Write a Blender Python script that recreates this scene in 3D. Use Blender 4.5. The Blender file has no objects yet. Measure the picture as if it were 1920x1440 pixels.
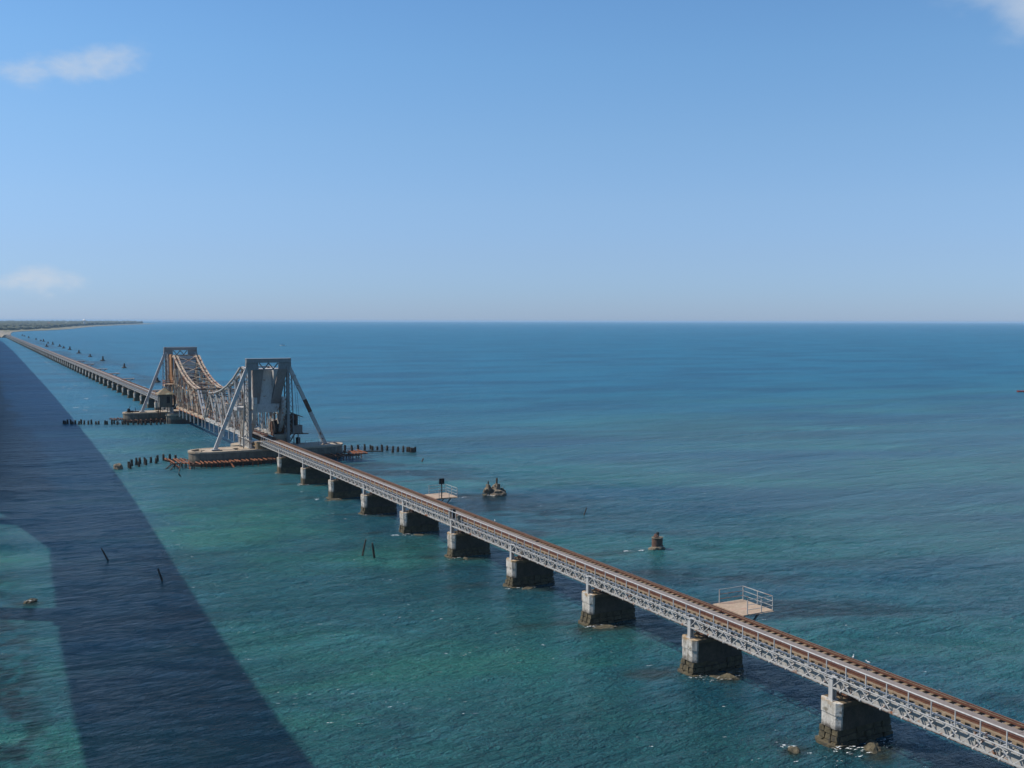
import bpy, math, random
import numpy as np
from mathutils import Vector, Matrix
random.seed(7); R = math.radians
scene = bpy.context.scene
C = scene.collection

# ---------------------------------------------------------------- camera
F_PX = 1941.0; CAM_H = 25.3
yaw = R(27.8); pitch = -math.atan(118.5/F_PX); roll = R(0.12)
fw = Vector((math.sin(yaw)*math.cos(pitch), math.cos(yaw)*math.cos(pitch), math.sin(pitch)))
rt = Vector((math.cos(yaw), -math.sin(yaw), 0)); up = rt.cross(fw)
rt2 = rt*math.cos(roll)+up*math.sin(roll); up2 = up*math.cos(roll)-rt*math.sin(roll)
cd = bpy.data.cameras.new('camera'); cam = bpy.data.objects.new('camera', cd); C.objects.link(cam)
cam.matrix_world = Matrix(((rt2.x, up2.x, -fw.x, 0), (rt2.y, up2.y, -fw.y, 0), (rt2.z, up2.z, -fw.z, CAM_H), (0, 0, 0, 1)))
cd.sensor_width = 36; cd.lens = 36*F_PX/1920; cd.clip_start = 0.1; cd.clip_end = 80000
scene.camera = cam

# ---------------------------------------------------------------- world, sun, exposure
SUN = Vector((-0.72, 0.45, 1.0)).normalized()
elev = math.asin(SUN.z); azim = math.atan2(SUN.x, SUN.y)       # clockwise from +Y
w = bpy.data.worlds.new('World'); scene.world = w; w.use_nodes = True
wt = w.node_tree; wt.nodes.clear()
def wn(t, **k):
    n = wt.nodes.new(t)
    for a, b in k.items(): setattr(n, a, b)
    return n
wl = wt.links.new
sky = wn('ShaderNodeTexSky', sky_type='NISHITA', sun_disc=False)
sky.sun_elevation = elev; sky.sun_rotation = azim; sky.altitude = 0
sky.air_density = 1.0; sky.dust_density = 0.15; sky.ozone_density = 2.6
hs = wn('ShaderNodeHueSaturation'); hs.inputs['Saturation'].default_value = 0.86; hs.inputs['Value'].default_value = 1.0
wl(sky.outputs[0], hs.inputs['Color'])
tc = wn('ShaderNodeTexCoord')
sz_ = wn('ShaderNodeSeparateXYZ'); wl(tc.outputs['Generated'], sz_.inputs[0])
cr = wn('ShaderNodeValToRGB'); wl(sz_.outputs[2], cr.inputs[0]); cr.color_ramp.interpolation = 'LINEAR'
# clear-air tint by height above the horizon (values are halved here and doubled in the background strength)
ST = [(0.0, (0.57, 0.81, 1.44)), (0.03, (0.63, 0.87, 1.42)), (0.065, (0.74, 0.95, 1.40)), (0.11, (0.84, 1.07, 1.42)), (0.17, (0.88, 1.19, 1.49)), (0.24, (0.86, 1.28, 1.60)), (0.32, (0.80, 1.28, 1.66)), (1.0, (0.80, 1.22, 1.62))]
while len(cr.color_ramp.elements) < len(ST): cr.color_ramp.elements.new(0.5)
for e_, (p_, c_) in zip(cr.color_ramp.elements, ST): e_.position = p_; e_.color = (c_[0]/2, c_[1]/2, c_[2]/2, 1)
tint = wn('ShaderNodeMix', data_type='RGBA', blend_type='MULTIPLY'); tint.inputs[0].default_value = 1
wl(hs.outputs[0], tint.inputs[6]); wl(cr.outputs[0], tint.inputs[7])
def pix_dir(px, py): return (fw + rt2*((px-960)/F_PX) - up2*((py-720)/F_PX)).normalized()
def cloud(px, py, ax, ay, scale, thr, gain, seed, tilt=0.0):
    """thin cloud in a patch of sky round one direction; returns a 0..1 socket"""
    d = pix_dir(px, py); r = Vector((d.y, -d.x, 0)).normalized(); u = r.cross(d)
    r2 = r*math.cos(tilt)+u*math.sin(tilt); u2 = u*math.cos(tilt)-r*math.sin(tilt)
    sx = wn('ShaderNodeVectorMath', operation='DOT_PRODUCT'); wl(tc.outputs['Generated'], sx.inputs[0]); sx.inputs[1].default_value = r2/ax
    sy = wn('ShaderNodeVectorMath', operation='DOT_PRODUCT'); wl(tc.outputs['Generated'], sy.inputs[0]); sy.inputs[1].default_value = u2/ay
    sd = wn('ShaderNodeVectorMath', operation='DOT_PRODUCT'); wl(tc.outputs['Generated'], sd.inputs[0]); sd.inputs[1].default_value = d
    off = wn('ShaderNodeMath', operation='SUBTRACT'); wl(sy.outputs['Value'], off.inputs[0]); off.inputs[1].default_value = 0
    cb = wn('ShaderNodeCombineXYZ'); wl(sx.outputs['Value'], cb.inputs[0]); wl(off.outputs[0], cb.inputs[1])
    ln = wn('ShaderNodeVectorMath', operation='LENGTH'); wl(cb.outputs[0], ln.inputs[0])
    nz = wn('ShaderNodeTexNoise'); nz.inputs['Scale'].default_value = scale; nz.inputs['Detail'].default_value = 7; nz.inputs['Roughness'].default_value = 0.56
    mp = wn('ShaderNodeMapping'); mp.inputs['Location'].default_value = (seed, seed*1.7, 0); mp.inputs['Scale'].default_value = (1, 1, 1.8)
    wl(tc.outputs['Generated'], mp.inputs[0]); wl(mp.outputs[0], nz.inputs['Vector'])
    f1 = wn('ShaderNodeMapRange', interpolation_type='SMOOTHSTEP'); wl(ln.outputs['Value'], f1.inputs[0])
    f1.inputs[1].default_value = 1.0; f1.inputs[2].default_value = 0.0; f1.inputs[3].default_value = 0; f1.inputs[4].default_value = 1
    ad = wn('ShaderNodeMath', operation='MULTIPLY_ADD'); wl(f1.outputs[0], ad.inputs[0]); ad.inputs[1].default_value = 0.42; wl(nz.outputs['Fac'], ad.inputs[2])
    f2 = wn('ShaderNodeMapRange', interpolation_type='SMOOTHSTEP'); wl(ad.outputs[0], f2.inputs[0])
    f2.inputs[1].default_value = thr; f2.inputs[2].default_value = thr+0.52; f2.inputs[4].default_value = gain
    gt = wn('ShaderNodeMath', operation='MULTIPLY'); wl(f2.outputs[0], gt.inputs[0])
    gp = wn('ShaderNodeMath', operation='GREATER_THAN'); wl(sd.outputs['Value'], gp.inputs[0]); gp.inputs[1].default_value = 0
    wl(gp.outputs[0], gt.inputs[1])
    m2 = wn('ShaderNodeMath', operation='MULTIPLY'); wl(gt.outputs[0], m2.inputs[0])
    f3 = wn('ShaderNodeMapRange'); wl(f1.outputs[0], f3.inputs[0]); f3.inputs[1].default_value = 0; f3.inputs[2].default_value = 0.25
    wl(f3.outputs[0], m2.inputs[1])
    return m2.outputs[0]
cl = [cloud(115, 122, 0.105, 0.027, 19, 0.56, 0.80, 3.1, R(11)), cloud(85, 526, 0.055, 0.020, 30, 0.54, 0.85, 9.4, R(3)),
      cloud(1960, 5, 0.13, 0.055, 11, 0.58, 0.62, 5.2, R(-20))]
cur = tint.outputs[2]
for s in cl:
    mx = wn('ShaderNodeMix', data_type='RGBA'); wl(s, mx.inputs[0]); wl(cur, mx.inputs[6]); mx.inputs[7].default_value = (3.3, 3.75, 4.35, 1)
    cur = mx.outputs[2]
bg = wn('ShaderNodeBackground'); bg.inputs['Strength'].default_value = 0.172; wl(cur, bg.inputs[0])
wo = wn('ShaderNodeOutputWorld'); wl(bg.outputs[0], wo.inputs[0])
sl = bpy.data.lights.new('sun', 'SUN'); sl.energy = 5.0; sl.angle = R(0.7); sl.color = (1.0, 0.925, 0.82)
so = bpy.data.objects.new('sun', sl); C.objects.link(so); so.rotation_euler = (-SUN).to_track_quat('-Z', 'Y').to_euler(); so.location = (-60, 40, 90)
scene.view_settings.view_transform = 'Standard'; scene.view_settings.look = 'None'
scene.view_settings.gamma = 1; scene.view_settings.use_curve_mapping = False; scene.view_settings.exposure = 0.0
scene.cycles.volume_bounces = 0
scene.cycles.max_bounces = 6

# ---------------------------------------------------------------- materials
def mat(name):
    m = bpy.data.materials.new(name); m.use_nodes = True; nt = m.node_tree
    return m, nt, nt.nodes['Principled BSDF']
def noise(nt, vec, scale, detail=5, rough=0.6, vscale=None, dist=0.0):
    n = nt.nodes.new('ShaderNodeTexNoise'); n.inputs['Scale'].default_value = scale; n.inputs['Detail'].default_value = detail
    n.inputs['Roughness'].default_value = rough; n.inputs['Distortion'].default_value = dist
    if vscale:
        mp = nt.nodes.new('ShaderNodeMapping'); mp.inputs['Scale'].default_value = vscale[:3]
        if len(vscale) > 3: mp.inputs['Rotation'].default_value = (0, 0, vscale[3])
        nt.links.new(vec, mp.inputs[0]); vec = mp.outputs[0]
    nt.links.new(vec, n.inputs['Vector']); return n.outputs['Fac']
def ramp(nt, fac, lo, hi, a=0.0, b=1.0, smooth=True):
    n = nt.nodes.new('ShaderNodeMapRange'); n.interpolation_type = 'SMOOTHSTEP' if smooth else 'LINEAR'
    nt.links.new(fac, n.inputs[0]); n.inputs[1].default_value = lo; n.inputs[2].default_value = hi
    n.inputs[3].default_value = a; n.inputs[4].default_value = b; return n.outputs[0]
def mix(nt, fac, a, b, blend='MIX'):
    n = nt.nodes.new('ShaderNodeMix'); n.data_type = 'RGBA'; n.blend_type = blend
    for sock, v in ((n.inputs[0], fac), (n.inputs[6], a), (n.inputs[7], b)):
        if isinstance(v, (int, float)): sock.default_value = v
        elif isinstance(v, tuple): sock.default_value = (*v, 1) if len(v) == 3 else v
        else: nt.links.new(v, sock)
    return n.outputs[2]
def math_(nt, op, a, b=None):
    n = nt.nodes.new('ShaderNodeMath'); n.operation = op
    for i, v in enumerate((a, b)):
        if v is None: continue
        if isinstance(v, (int, float)): n.inputs[i].default_value = v
        else: nt.links.new(v, n.inputs[i])
    return n.outputs[0]
def pos(nt):
    g = nt.nodes.new('ShaderNodeNewGeometry'); return g.outputs['Position']
def sepz(nt, p):
    s = nt.nodes.new('ShaderNodeSeparateXYZ'); nt.links.new(p, s.inputs[0]); return s.outputs[2]
def bump(nt, b, h, strength=0.4, dist=0.05):
    n = nt.nodes.new('ShaderNodeBump'); n.inputs['Strength'].default_value = strength; n.inputs['Distance'].default_value = dist
    nt.links.new(h, n.inputs['Height']); nt.links.new(n.outputs[0], b.inputs['Normal'])
def steel(name, base, rust=(0.16, 0.065, 0.03), amount=0.45, scale=1.6, rough=0.55):
    """painted steel with rust blooms; amount is the noise threshold (lower = rustier)"""
    m, nt, b = mat(name); p = pos(nt)
    n1 = noise(nt, p, scale, 8, 0.68); n2 = noise(nt, p, 6.5, 5, 0.6, (1, 1, 0.25)); n3 = noise(nt, p, 0.35, 3)
    c = mix(nt, ramp(nt, n2, 0.35, 0.75), base, tuple(v*0.72 for v in base))
    r = math_(nt, 'ADD', n1, math_(nt, 'MULTIPLY', math_(nt, 'SUBTRACT', n3, 0.5), 0.5))
    c = mix(nt, ramp(nt, r, amount, amount+0.1), c, mix(nt, n2, rust, tuple(v*1.9 for v in rust)))
    nt.links.new(c, b.inputs['Base Color']); b.inputs['Roughness'].default_value = rough
    b.inputs['Specular IOR Level'].default_value = 0.35
    bump(nt, b, n2, 0.25, 0.02); return m
def rough_mat(name, a, bcol, scale=2.0, vs=None, lo=0.35, hi=0.7, rough=0.9, bs=0.5, bd=0.05, speck=None):
    m, nt, b = mat(name); p = pos(nt)
    n1 = noise(nt, p, scale, 8, 0.65, vs); n2 = noise(nt, p, scale*5, 6, 0.6)
    c = mix(nt, ramp(nt, n1, lo, hi), a, bcol); c = mix(nt, ramp(nt, n2, 0.3, 0.8, 0, 0.5), c, tuple(v*0.45 for v in a))
    if speck: c = mix(nt, ramp(nt, noise(nt, p, scale*0.7, 6, 0.6), 0.55, 0.68), c, speck)
    nt.links.new(c, b.inputs['Base Color']); b.inputs['Roughness'].default_value = rough; bump(nt, b, n2, bs, bd); return m

M = {}
M['steel'] = steel('weathered_silver_paint', (0.41, 0.40, 0.375), amount=0.57)
M['steel_white'] = steel('white_silver_paint', (0.45, 0.44, 0.42), amount=0.62)
M['steel_grey'] = steel('grey_tower_paint', (0.22, 0.22, 0.21), amount=0.59)
M['steel_leaf'] = steel('leaf_paint', (0.48, 0.43, 0.36), (0.12, 0.065, 0.04), amount=0.52, scale=1.4)
M['steel_rusty'] = steel('rusty_leaf_paint', (0.52, 0.41, 0.29), (0.13, 0.058, 0.033), amount=0.48, scale=1.5)
M['rust'] = rough_mat('rusted_steel', (0.24, 0.075, 0.03), (0.38, 0.15, 0.065), 2.5, speck=(0.07, 0.035, 0.025))
M['rust_dark'] = rough_mat('dark_rusted_steel', (0.085, 0.042, 0.028), (0.17, 0.075, 0.04), 2.5)
M['flange'] = rough_mat('flange_rust', (0.10, 0.055, 0.04), (0.25, 0.22, 0.20), 1.3, lo=0.45, hi=0.6)
M['rail'] = rough_mat('rail_steel', (0.10, 0.038, 0.023), (0.155, 0.068, 0.038), 3, rough=0.6, bs=0.1)
M['sleeper'] = rough_mat('sleeper_wood', (0.22, 0.155, 0.09), (0.30, 0.225, 0.145), 3, vs=(0.6, 3, 1), speck=(0.13, 0.07, 0.045))
M['plate'] = rough_mat('tread_plate', (0.205, 0.17, 0.15), (0.25, 0.21, 0.185), 0.8, rough=0.8, bs=0.2, bd=0.01)
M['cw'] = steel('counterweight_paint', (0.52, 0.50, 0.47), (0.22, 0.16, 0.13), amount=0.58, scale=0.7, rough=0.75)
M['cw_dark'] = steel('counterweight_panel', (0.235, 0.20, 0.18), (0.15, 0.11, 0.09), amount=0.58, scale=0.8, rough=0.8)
M['timber'] = rough_mat('wet_timber', (0.035, 0.026, 0.02), (0.09, 0.07, 0.05), 5, vs=(1, 1, 0.3))
M['roof'] = rough_mat('rusted_roof_sheet', (0.17, 0.16, 0.10), (0.30, 0.17, 0.10), 0.9, speck=(0.30, 0.32, 0.22))
M['cabin'] = rough_mat('cabin_boards', (0.11, 0.11, 0.095), (0.17, 0.16, 0.12), 1.4, vs=(1, 1, 0.3), speck=(0.13, 0.08, 0.05))
M['rusty_panel'] = rough_mat('orange_rust_panel', (0.36, 0.17, 0.07), (0.46, 0.25, 0.11), 0.9, vs=(1, 1, 0.3), speck=(0.22, 0.10, 0.05))
M['deck_slab'] = rough_mat('refuge_slab', (0.37, 0.27, 0.185), (0.45, 0.345, 0.25), 1.3, speck=(0.36, 0.22, 0.16))
M['rock'] = rough_mat('wet_rock', (0.055, 0.05, 0.03), (0.15, 0.125, 0.075), 1.8, bs=0.8, bd=0.15)
M['ruin'] = rough_mat('broken_masonry', (0.16, 0.125, 0.085), (0.27, 0.22, 0.15), 1.5, bs=0.9, bd=0.15, speck=(0.07, 0.05, 0.035))
M['brickred'] = rough_mat('old_brick', (0.10, 0.05, 0.035), (0.17, 0.10, 0.07), 2.5, bs=0.6, bd=0.06)
M['black'] = rough_mat('black_paint', (0.012, 0.012, 0.013), (0.02, 0.02, 0.02), 3)
M['sand'] = rough_mat('beach_sand', (0.20, 0.175, 0.13), (0.27, 0.24, 0.18), 0.01, bs=0)
M['scrub'] = rough_mat('dry_scrub_ground', (0.14, 0.13, 0.065), (0.22, 0.19, 0.10), 0.012, bs=0)
M['leaf'] = rough_mat('tree_foliage', (0.050, 0.058, 0.030), (0.085, 0.095, 0.048), 0.02, bs=0)
M['white'] = rough_mat('white_wash', (0.78, 0.77, 0.74), (0.83, 0.82, 0.80), 0.2, bs=0)
M['red'] = rough_mat('red_hull_paint', (0.45, 0.06, 0.04), (0.5, 0.1, 0.07), 0.6)
M['asphalt'] = rough_mat('asphalt', (0.045, 0.045, 0.048), (0.06, 0.06, 0.06), 1.5)
M['road_concrete'] = rough_mat('road_bridge_concrete', (0.34, 0.33, 0.30), (0.42, 0.40, 0.37), 0.5)
M['cloth'] = rough_mat('dark_cloth', (0.03, 0.035, 0.05), (0.06, 0.05, 0.05), 5)
M['skin'] = rough_mat('skin', (0.20, 0.11, 0.07), (0.22, 0.12, 0.08), 5, bs=0)

def pier_material(name, hi_col, stain):
    m, nt, b = mat(name); p = pos(nt); z = sepz(nt, p)
    n1 = noise(nt, p, 1.3, 8, 0.7, (1, 1, 0.35)); n2 = noise(nt, p, 7, 6, 0.65); n3 = noise(nt, p, 2.2, 6, 0.7)
    c = mix(nt, ramp(nt, n1, 0.42, 0.68), hi_col, stain)
    c = mix(nt, ramp(nt, n3, 0.52, 0.64, 0, 0.8), c, (0.12, 0.10, 0.065))
    c = mix(nt, ramp(nt, noise(nt, p, 3.0, 6, 0.7, (1, 1, 0.12)), 0.50, 0.66, 0, 0.65), c, (0.15, 0.13, 0.10))
    zz = math_(nt, 'ADD', z, math_(nt, 'MULTIPLY', math_(nt, 'SUBTRACT', n3, 0.5), 1.6))
    c = mix(nt, ramp(nt, zz, 1.35, 0.75), c, (0.075, 0.062, 0.048))           # tide stain
    c = mix(nt, ramp(nt, n2, 0.35, 0.8, 0, 0.45), c, (0.12, 0.11, 0.10))
    # yellow lichen on the edge of the cap
    c = mix(nt, math_(nt, 'MULTIPLY', ramp(nt, z, 2.25, 2.5), ramp(nt, n3, 0.40, 0.55, 0, 0.7)), c, (0.34, 0.20, 0.07))
    nt.links.new(c, b.inputs['Base Color']); b.inputs['Roughness'].default_value = 0.92; bump(nt, b, n2, 0.6, 0.04); return m
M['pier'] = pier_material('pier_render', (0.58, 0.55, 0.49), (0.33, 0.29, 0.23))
M['stone'] = rough_mat('tidal_stone', (0.07, 0.058, 0.032), (0.15, 0.12, 0.065), 2.6, bs=0.9, bd=0.08, speck=(0.05, 0.045, 0.035))
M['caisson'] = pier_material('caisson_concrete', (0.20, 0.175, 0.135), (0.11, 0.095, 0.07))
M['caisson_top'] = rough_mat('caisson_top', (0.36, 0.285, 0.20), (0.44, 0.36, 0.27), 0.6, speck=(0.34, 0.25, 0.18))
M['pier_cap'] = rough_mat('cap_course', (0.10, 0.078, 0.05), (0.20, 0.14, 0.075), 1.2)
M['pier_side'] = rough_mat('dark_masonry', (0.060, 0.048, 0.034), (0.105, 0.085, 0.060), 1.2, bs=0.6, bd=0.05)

# foam and painted glints
m, nt, b = mat('foam_and_glint'); p = pos(nt)
b.inputs['Base Color'].default_value = (0.78, 0.82, 0.82, 1); b.inputs['Roughness'].default_value = 0.9
al = ramp(nt, noise(nt, p, 5.5, 6, 0.7), 0.47, 0.60); nt.links.new(al, b.inputs['Alpha']); M['foam'] = m

# ---------------------------------------------------------------- mesh helpers
class MB:
    def __init__(s): s.v = []; s.f = []; s.mi = []; s.cur = 0
    def quadbox(s, P):
        o = len(s.v); s.v += [tuple(q) for q in P]
        for f in ((0, 3, 2, 1), (4, 5, 6, 7), (0, 1, 5, 4), (1, 2, 6, 5), (2, 3, 7, 6), (3, 0, 4, 7)):
            s.f.append([o+i for i in f]); s.mi.append(s.cur)
        return s
    def box(s, x0, x1, y0, y1, z0, z1):
        return s.quadbox([(x0, y0, z0), (x1, y0, z0), (x1, y1, z0), (x0, y1, z0), (x0, y0, z1), (x1, y0, z1), (x1, y1, z1), (x0, y1, z1)])
    def bar(s, a, b, w_, h_=None, ref=(0, 0, 1)):
        """box beam from a to b; h_ along ref-ish, w_ across"""
        h_ = h_ or w_; a = Vector(a); b = Vector(b); d = (b-a).normalized(); ref = Vector(ref)
        if abs(d.dot(ref)) > 0.98: ref = Vector((0, 1, 0)) if abs(d.y) < 0.9 else Vector((1, 0, 0))
        r = d.cross(ref).normalized()*w_/2; u = r.cross(d).normalized()*h_/2
        P = [a-r-u, a+r-u, b+r-u, b-r-u, a-r+u, a+r+u, b+r+u, b-r+u]
        return s.quadbox(P)
    def tube(s, a, b, r0, r1=None, n=8, caps=True):
        r1 = r0 if r1 is None else r1; a = Vector(a); b = Vector(b); d = (b-a).normalized()
        ref = Vector((0, 0, 1)) if abs(d.z) < 0.95 else Vector((1, 0, 0)); x = d.cross(ref).normalized(); y = d.cross(x)
        o = len(s.v)
        for c, r in ((a, r0), (b, r1)):
            for i in range(n):
                t = 2*math.pi*i/n; s.v.append(tuple(c+x*math.cos(t)*r+y*math.sin(t)*r))
        for i in range(n):
            j = (i+1) % n; s.f.append([o+i, o+n+i, o+n+j, o+j]); s.mi.append(s.cur)
        if caps:
            s.f.append([o+i for i in range(n)]); s.f.append([o+n+i for i in reversed(range(n))]); s.mi += [s.cur]*2
        return s
    def prism(s, poly, z0, z1, poly1=None):
        o = len(s.v); n = len(poly); q = poly1 or poly
        s.v += [(x, y, z0) for x, y in poly]+[(x, y, z1) for x, y in q]
        for i in range(n):
            j = (i+1) % n; s.f.append([o+i, o+j, o+n+j, o+n+i]); s.mi.append(s.cur)
        s.f.append([o+i for i in reversed(range(n))]); s.f.append([o+n+i for i in range(n)]); s.mi += [s.cur]*2
        return s
    def prismx(s, poly, x0, x1):
        """polygon in (y,z) extruded along x"""
        o = len(s.v); n = len(poly)
        s.v += [(x0, y, z) for y, z in poly]+[(x1, y, z) for y, z in poly]
        for i in range(n):
            j = (i+1) % n; s.f.append([o+j, o+i, o+n+i, o+n+j]); s.mi.append(s.cur)
        s.f.append([o+i for i in range(n)]); s.f.append([o+n+i for i in reversed(range(n))]); s.mi += [s.cur]*2
        return s
    def laced(s, a, b, width, axis, t=0.10, step=0.9, zig=True):
        """two angles joined by lacing; width measured along axis"""
        a = Vector(a); b = Vector(b); ax = Vector(axis).normalized()*width/2
        s.bar(a-ax, b-ax, t, t*1.5, axis); s.bar(a+ax, b+ax, t, t*1.5, axis)
        L = (b-a).length; n = max(2, int(L/step)); sg = 1
        for i in range(n):
            p0 = a+(b-a)*(i/n); p1 = a+(b-a)*((i+1)/n)
            if zig: s.bar(p0+ax*sg, p1-ax*sg, t*0.55, t*0.5, axis); sg = -sg
            else: s.bar((p0+p1)/2-ax, (p0+p1)/2+ax, t*2.4, t*0.7, (0, 0, 1))
        return s
    def mesh(s, name):
        me = bpy.data.meshes.new(name); me.from_pydata(s.v, [], s.f); me.update()
        if len(set(s.mi)) > 1: me.polygons.foreach_set('material_index', s.mi)
        return me
    def build(s, name, mats, parent=None, bevel=0.0):
        me = s.mesh(name)
        for m_ in (mats if isinstance(mats, (list, tuple)) else [mats]): me.materials.append(m_)
        return link(name, me, parent)
def link(name, data, parent=None):
    o = bpy.data.objects.new(name, data); C.objects.link(o)
    if parent: o.parent = parent
    return o
def tag(o, label, cat, group=None, kind=None):
    if label: o['label'] = label
    if cat: o['category'] = cat
    if group: o['group'] = group
    if kind: o['kind'] = kind
    return o
def thing(name, label, cat, loc=(0, 0, 0), group=None, rz=0.0):
    o = link(name, None); o.location = loc; o.rotation_euler = (0, 0, rz); return tag(o, label, cat, group)
kids = {}
def reg(o):                                       # children lookup, built once per source thing
    if o.name not in kids: kids[o.name] = [c for c in bpy.data.objects if c.parent == o]
    return kids[o.name]
def copy_tree(o, parent=None):
    c = o.copy(); C.objects.link(c); c.parent = parent
    for ch in reg(o): copy_tree(ch, c)
    return c
ORD = ['first', 'second', 'third', 'fourth', 'fifth', 'sixth', 'seventh', 'eighth', 'ninth', 'tenth', 'eleventh', 'twelfth',
       'thirteenth', 'fourteenth', 'fifteenth', 'sixteenth', 'seventeenth', 'eighteenth', 'nineteenth', 'twentieth']

# ---------------------------------------------------------------- layout numbers
PITCH = 13.8; Y0 = 45.05; TCX = 47.75            # first pier, track centre line
NEAR = list(range(-1, 10))                        # piers before the lift span (k)
FAR0 = 285.6
def foff(y): return 0.0 if y < 272 else 0.55*min(1, (y-272)/28)+0.0031*max(0, y-300)
FARN = 97

# ---------------------------------------------------------------- value noise for numpy
rs = np.random.RandomState(5)
LAT = rs.rand(256, 256)
def vn(x, y):
    xi = np.floor(x).astype(int); yi = np.floor(y).astype(int); fx = x-xi; fy = y-yi
    fx = fx*fx*(3-2*fx); fy = fy*fy*(3-2*fy)
    a = LAT[xi % 256, yi % 256]; b = LAT[(xi+1) % 256, yi % 256]; c = LAT[xi % 256, (yi+1) % 256]; d = LAT[(xi+1) % 256, (yi+1) % 256]
    return (a*(1-fx)+b*fx)*(1-fy)+(c*(1-fx)+d*fx)*fy
def fbm(x, y, o=4):
    s = 0; a = 0.5; t = 0
    for i in range(o): s = s+a*vn(x*2**i+17*i, y*2**i+31*i); t += a; a *= 0.55
    return s/t
def sst(v, lo, hi):
    t = np.clip((v-lo)/(hi-lo), 0, 1); return t*t*(3-2*t)

# ---------------------------------------------------------------- water: one sheet, fine near the bridge, out to the horizon
def axis(lo, hi, step, far_lo, far_hi, g=1.12):
    a = list(np.arange(lo, hi, step)); s = step; x = a[-1]
    while x < far_hi: s *= g; x += s; a.append(x)
    s = step; x = a[0]; pre = []
    while x > far_lo: s *= g; x -= s; pre.append(x)
    return np.array(pre[::-1]+a)
xs = axis(-2, 90, 0.40, -21000, 21000); ys = axis(36, 200, 0.45, -3000, 21000, 1.045)
GX, GY = np.meshgrid(xs, ys, indexing='ij')
# swell runs along the view; crests lie across it
ca, sa = math.cos(0.42), math.sin(0.42)
U = GX*ca-GY*sa; V = GX*sa+GY*ca
cell = np.maximum(np.gradient(xs)[:, None]+0*GY, np.gradient(ys)[None, :]+0*GX)
amp = np.clip(1.25-cell/1.6, 0, 1)
Z = amp*1.5*(0.15*(fbm(U/7.5, V/3.2, 3)-0.5)+0.11*(fbm(U/2.6+40, V/1.15, 3)-0.5)+0.08*np.sin(V/2.9+1.6*fbm(U/11, V/11, 2)*4)*fbm(U/17, V/17, 2))
# bed colour: r = pale turquoise shallows, g = dark reef and painted shade, b = brown rock and weed just under the surface
left = sst(-GX, -47, -36)                                            # between the two bridges
near = sst(-GY, -330, -120)
tq = fbm(U/26+3, V/10+9, 4)
r_ = left*near*(0.30+0.70*sst(tq, 0.42, 0.66))+(1-left)*near*0.62*sst(fbm(U/60+8, V/16, 3), 0.40, 0.72)
dx = np.clip(1-np.abs(GX-22)/15, 0, 1)*sst(GY, 130, 60)*0; r_ = np.clip(r_-dx, 0, 1)
band = np.exp(-((GX-62)/13)**2)
g_ = (0.16+0.84*band*sst(-GY, -330, -190))*sst(fbm(U/15+50, V/5.5+13, 4), 0.47, 0.66)
g_ = np.maximum(g_, 0.55*sst(np.hypot(GX-60, GY-30), 260, 150)*sst(np.hypot(GX-60, GY-30), 90, 190)*sst(fbm(U/80, V/20, 3), 0.45, 0.62))
farreef = np.exp(-((GX-68)/16)**2)*sst(GY, 380, 460)*sst(-GY, -1900, -1100)
g_ = np.maximum(g_, 0.8*farreef*sst(fbm(GX/10, GY/60, 3), 0.35, 0.6))
b_ = np.zeros_like(GX)
rk = []
for k in range(0, 10):
    yc = Y0+k*PITCH
    rk += [(46.9+rs.rand()*1.2, yc-1.9-rs.rand()*0.6, 1.9, 1.0, 0.9), (42.6+rs.rand(), yc+0.4+rs.rand()*2, 1.5, 0.8, 0.5), (48.5, yc-2.0, 2.2, 1.0, 0.55), (45.6, yc-1.2, 1.2, .9, .6)]
rk += [(42.8, 45.1, 1.4, 0.8, 1), (42.8, 59.9, 2.6, 1.6, 0.7), (44.6, 71.0, 2.0, 1.3, 0.7), (4.4, 101.3, 1.4, 1.2, 0.8), (40.5, 73.8, 1.8, 1.2, 0.45), (41.3, 88.6, 1.8, 1.3, 0.4), (60.5, 93.5, 5, 1.6, 0.6), (58, 84, 5, 2, .35), (63, 134, 4, 2.5, 0.5)]
for (x, y, a, c, s) in rk:
    dd = np.hypot((GX-x)/a, (GY-y)/c)+1.1*(fbm(GX/1.3+x, GY/1.3, 3)-0.5); b_ = np.maximum(b_, s*sst(-dd, -1.3, -0.3))
weed = sst(-GX, -5.4, -2.2)*sst(-GY, -140, -80)*sst(fbm(GX/1.1+9, GY/1.7+2, 4), 0.44, 0.56)
g_ = np.maximum(g_, weed*0.95)
painted_shade = sst(GY+14*(fbm(GX/9, GY/9, 3)-.5), 148, 172)*sst(-GX-6*(fbm(GX/4+3, GY/12, 3)-.5), -14, -9)*sst(-GY, -900, -420)  # dark patch painted into the bed colour in place of the road bridge's shadow
g_ = np.clip(np.maximum(g_, 0.92*painted_shade), 0, 1); r_ = r_*(1-painted_shade)
# brown current streaks trailing from the pier feet
for k in range(0, 10):
    yc = Y0+k*PITCH; q_ = np.hypot((GX-43.2)/4.2, (GY-yc-0.9+0.10*(GX-45))/1.1)+1.0*(fbm(GX/1.6+k, GY/0.9, 3)-.5)
    g_ = np.maximum(g_, 0.45*sst(-q_, -1.1, -0.2))
n, mm = GX.shape
co = np.stack([GX, GY, Z], -1).reshape(-1, 3).astype(np.float32)
idx = np.arange(n*mm).reshape(n, mm); q = np.stack([idx[:-1, :-1], idx[1:, :-1], idx[1:, 1:], idx[:-1, 1:]], -1).reshape(-1, 4)
me = bpy.data.meshes.new('sea'); me.vertices.add(len(co)); me.vertices.foreach_set('co', co.ravel())
me.loops.add(q.size); me.loops.foreach_set('vertex_index', q.ravel().astype(np.int32))
me.polygons.add(len(q)); me.polygons.foreach_set('loop_start', (np.arange(len(q))*4).astype(np.int32))
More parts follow.
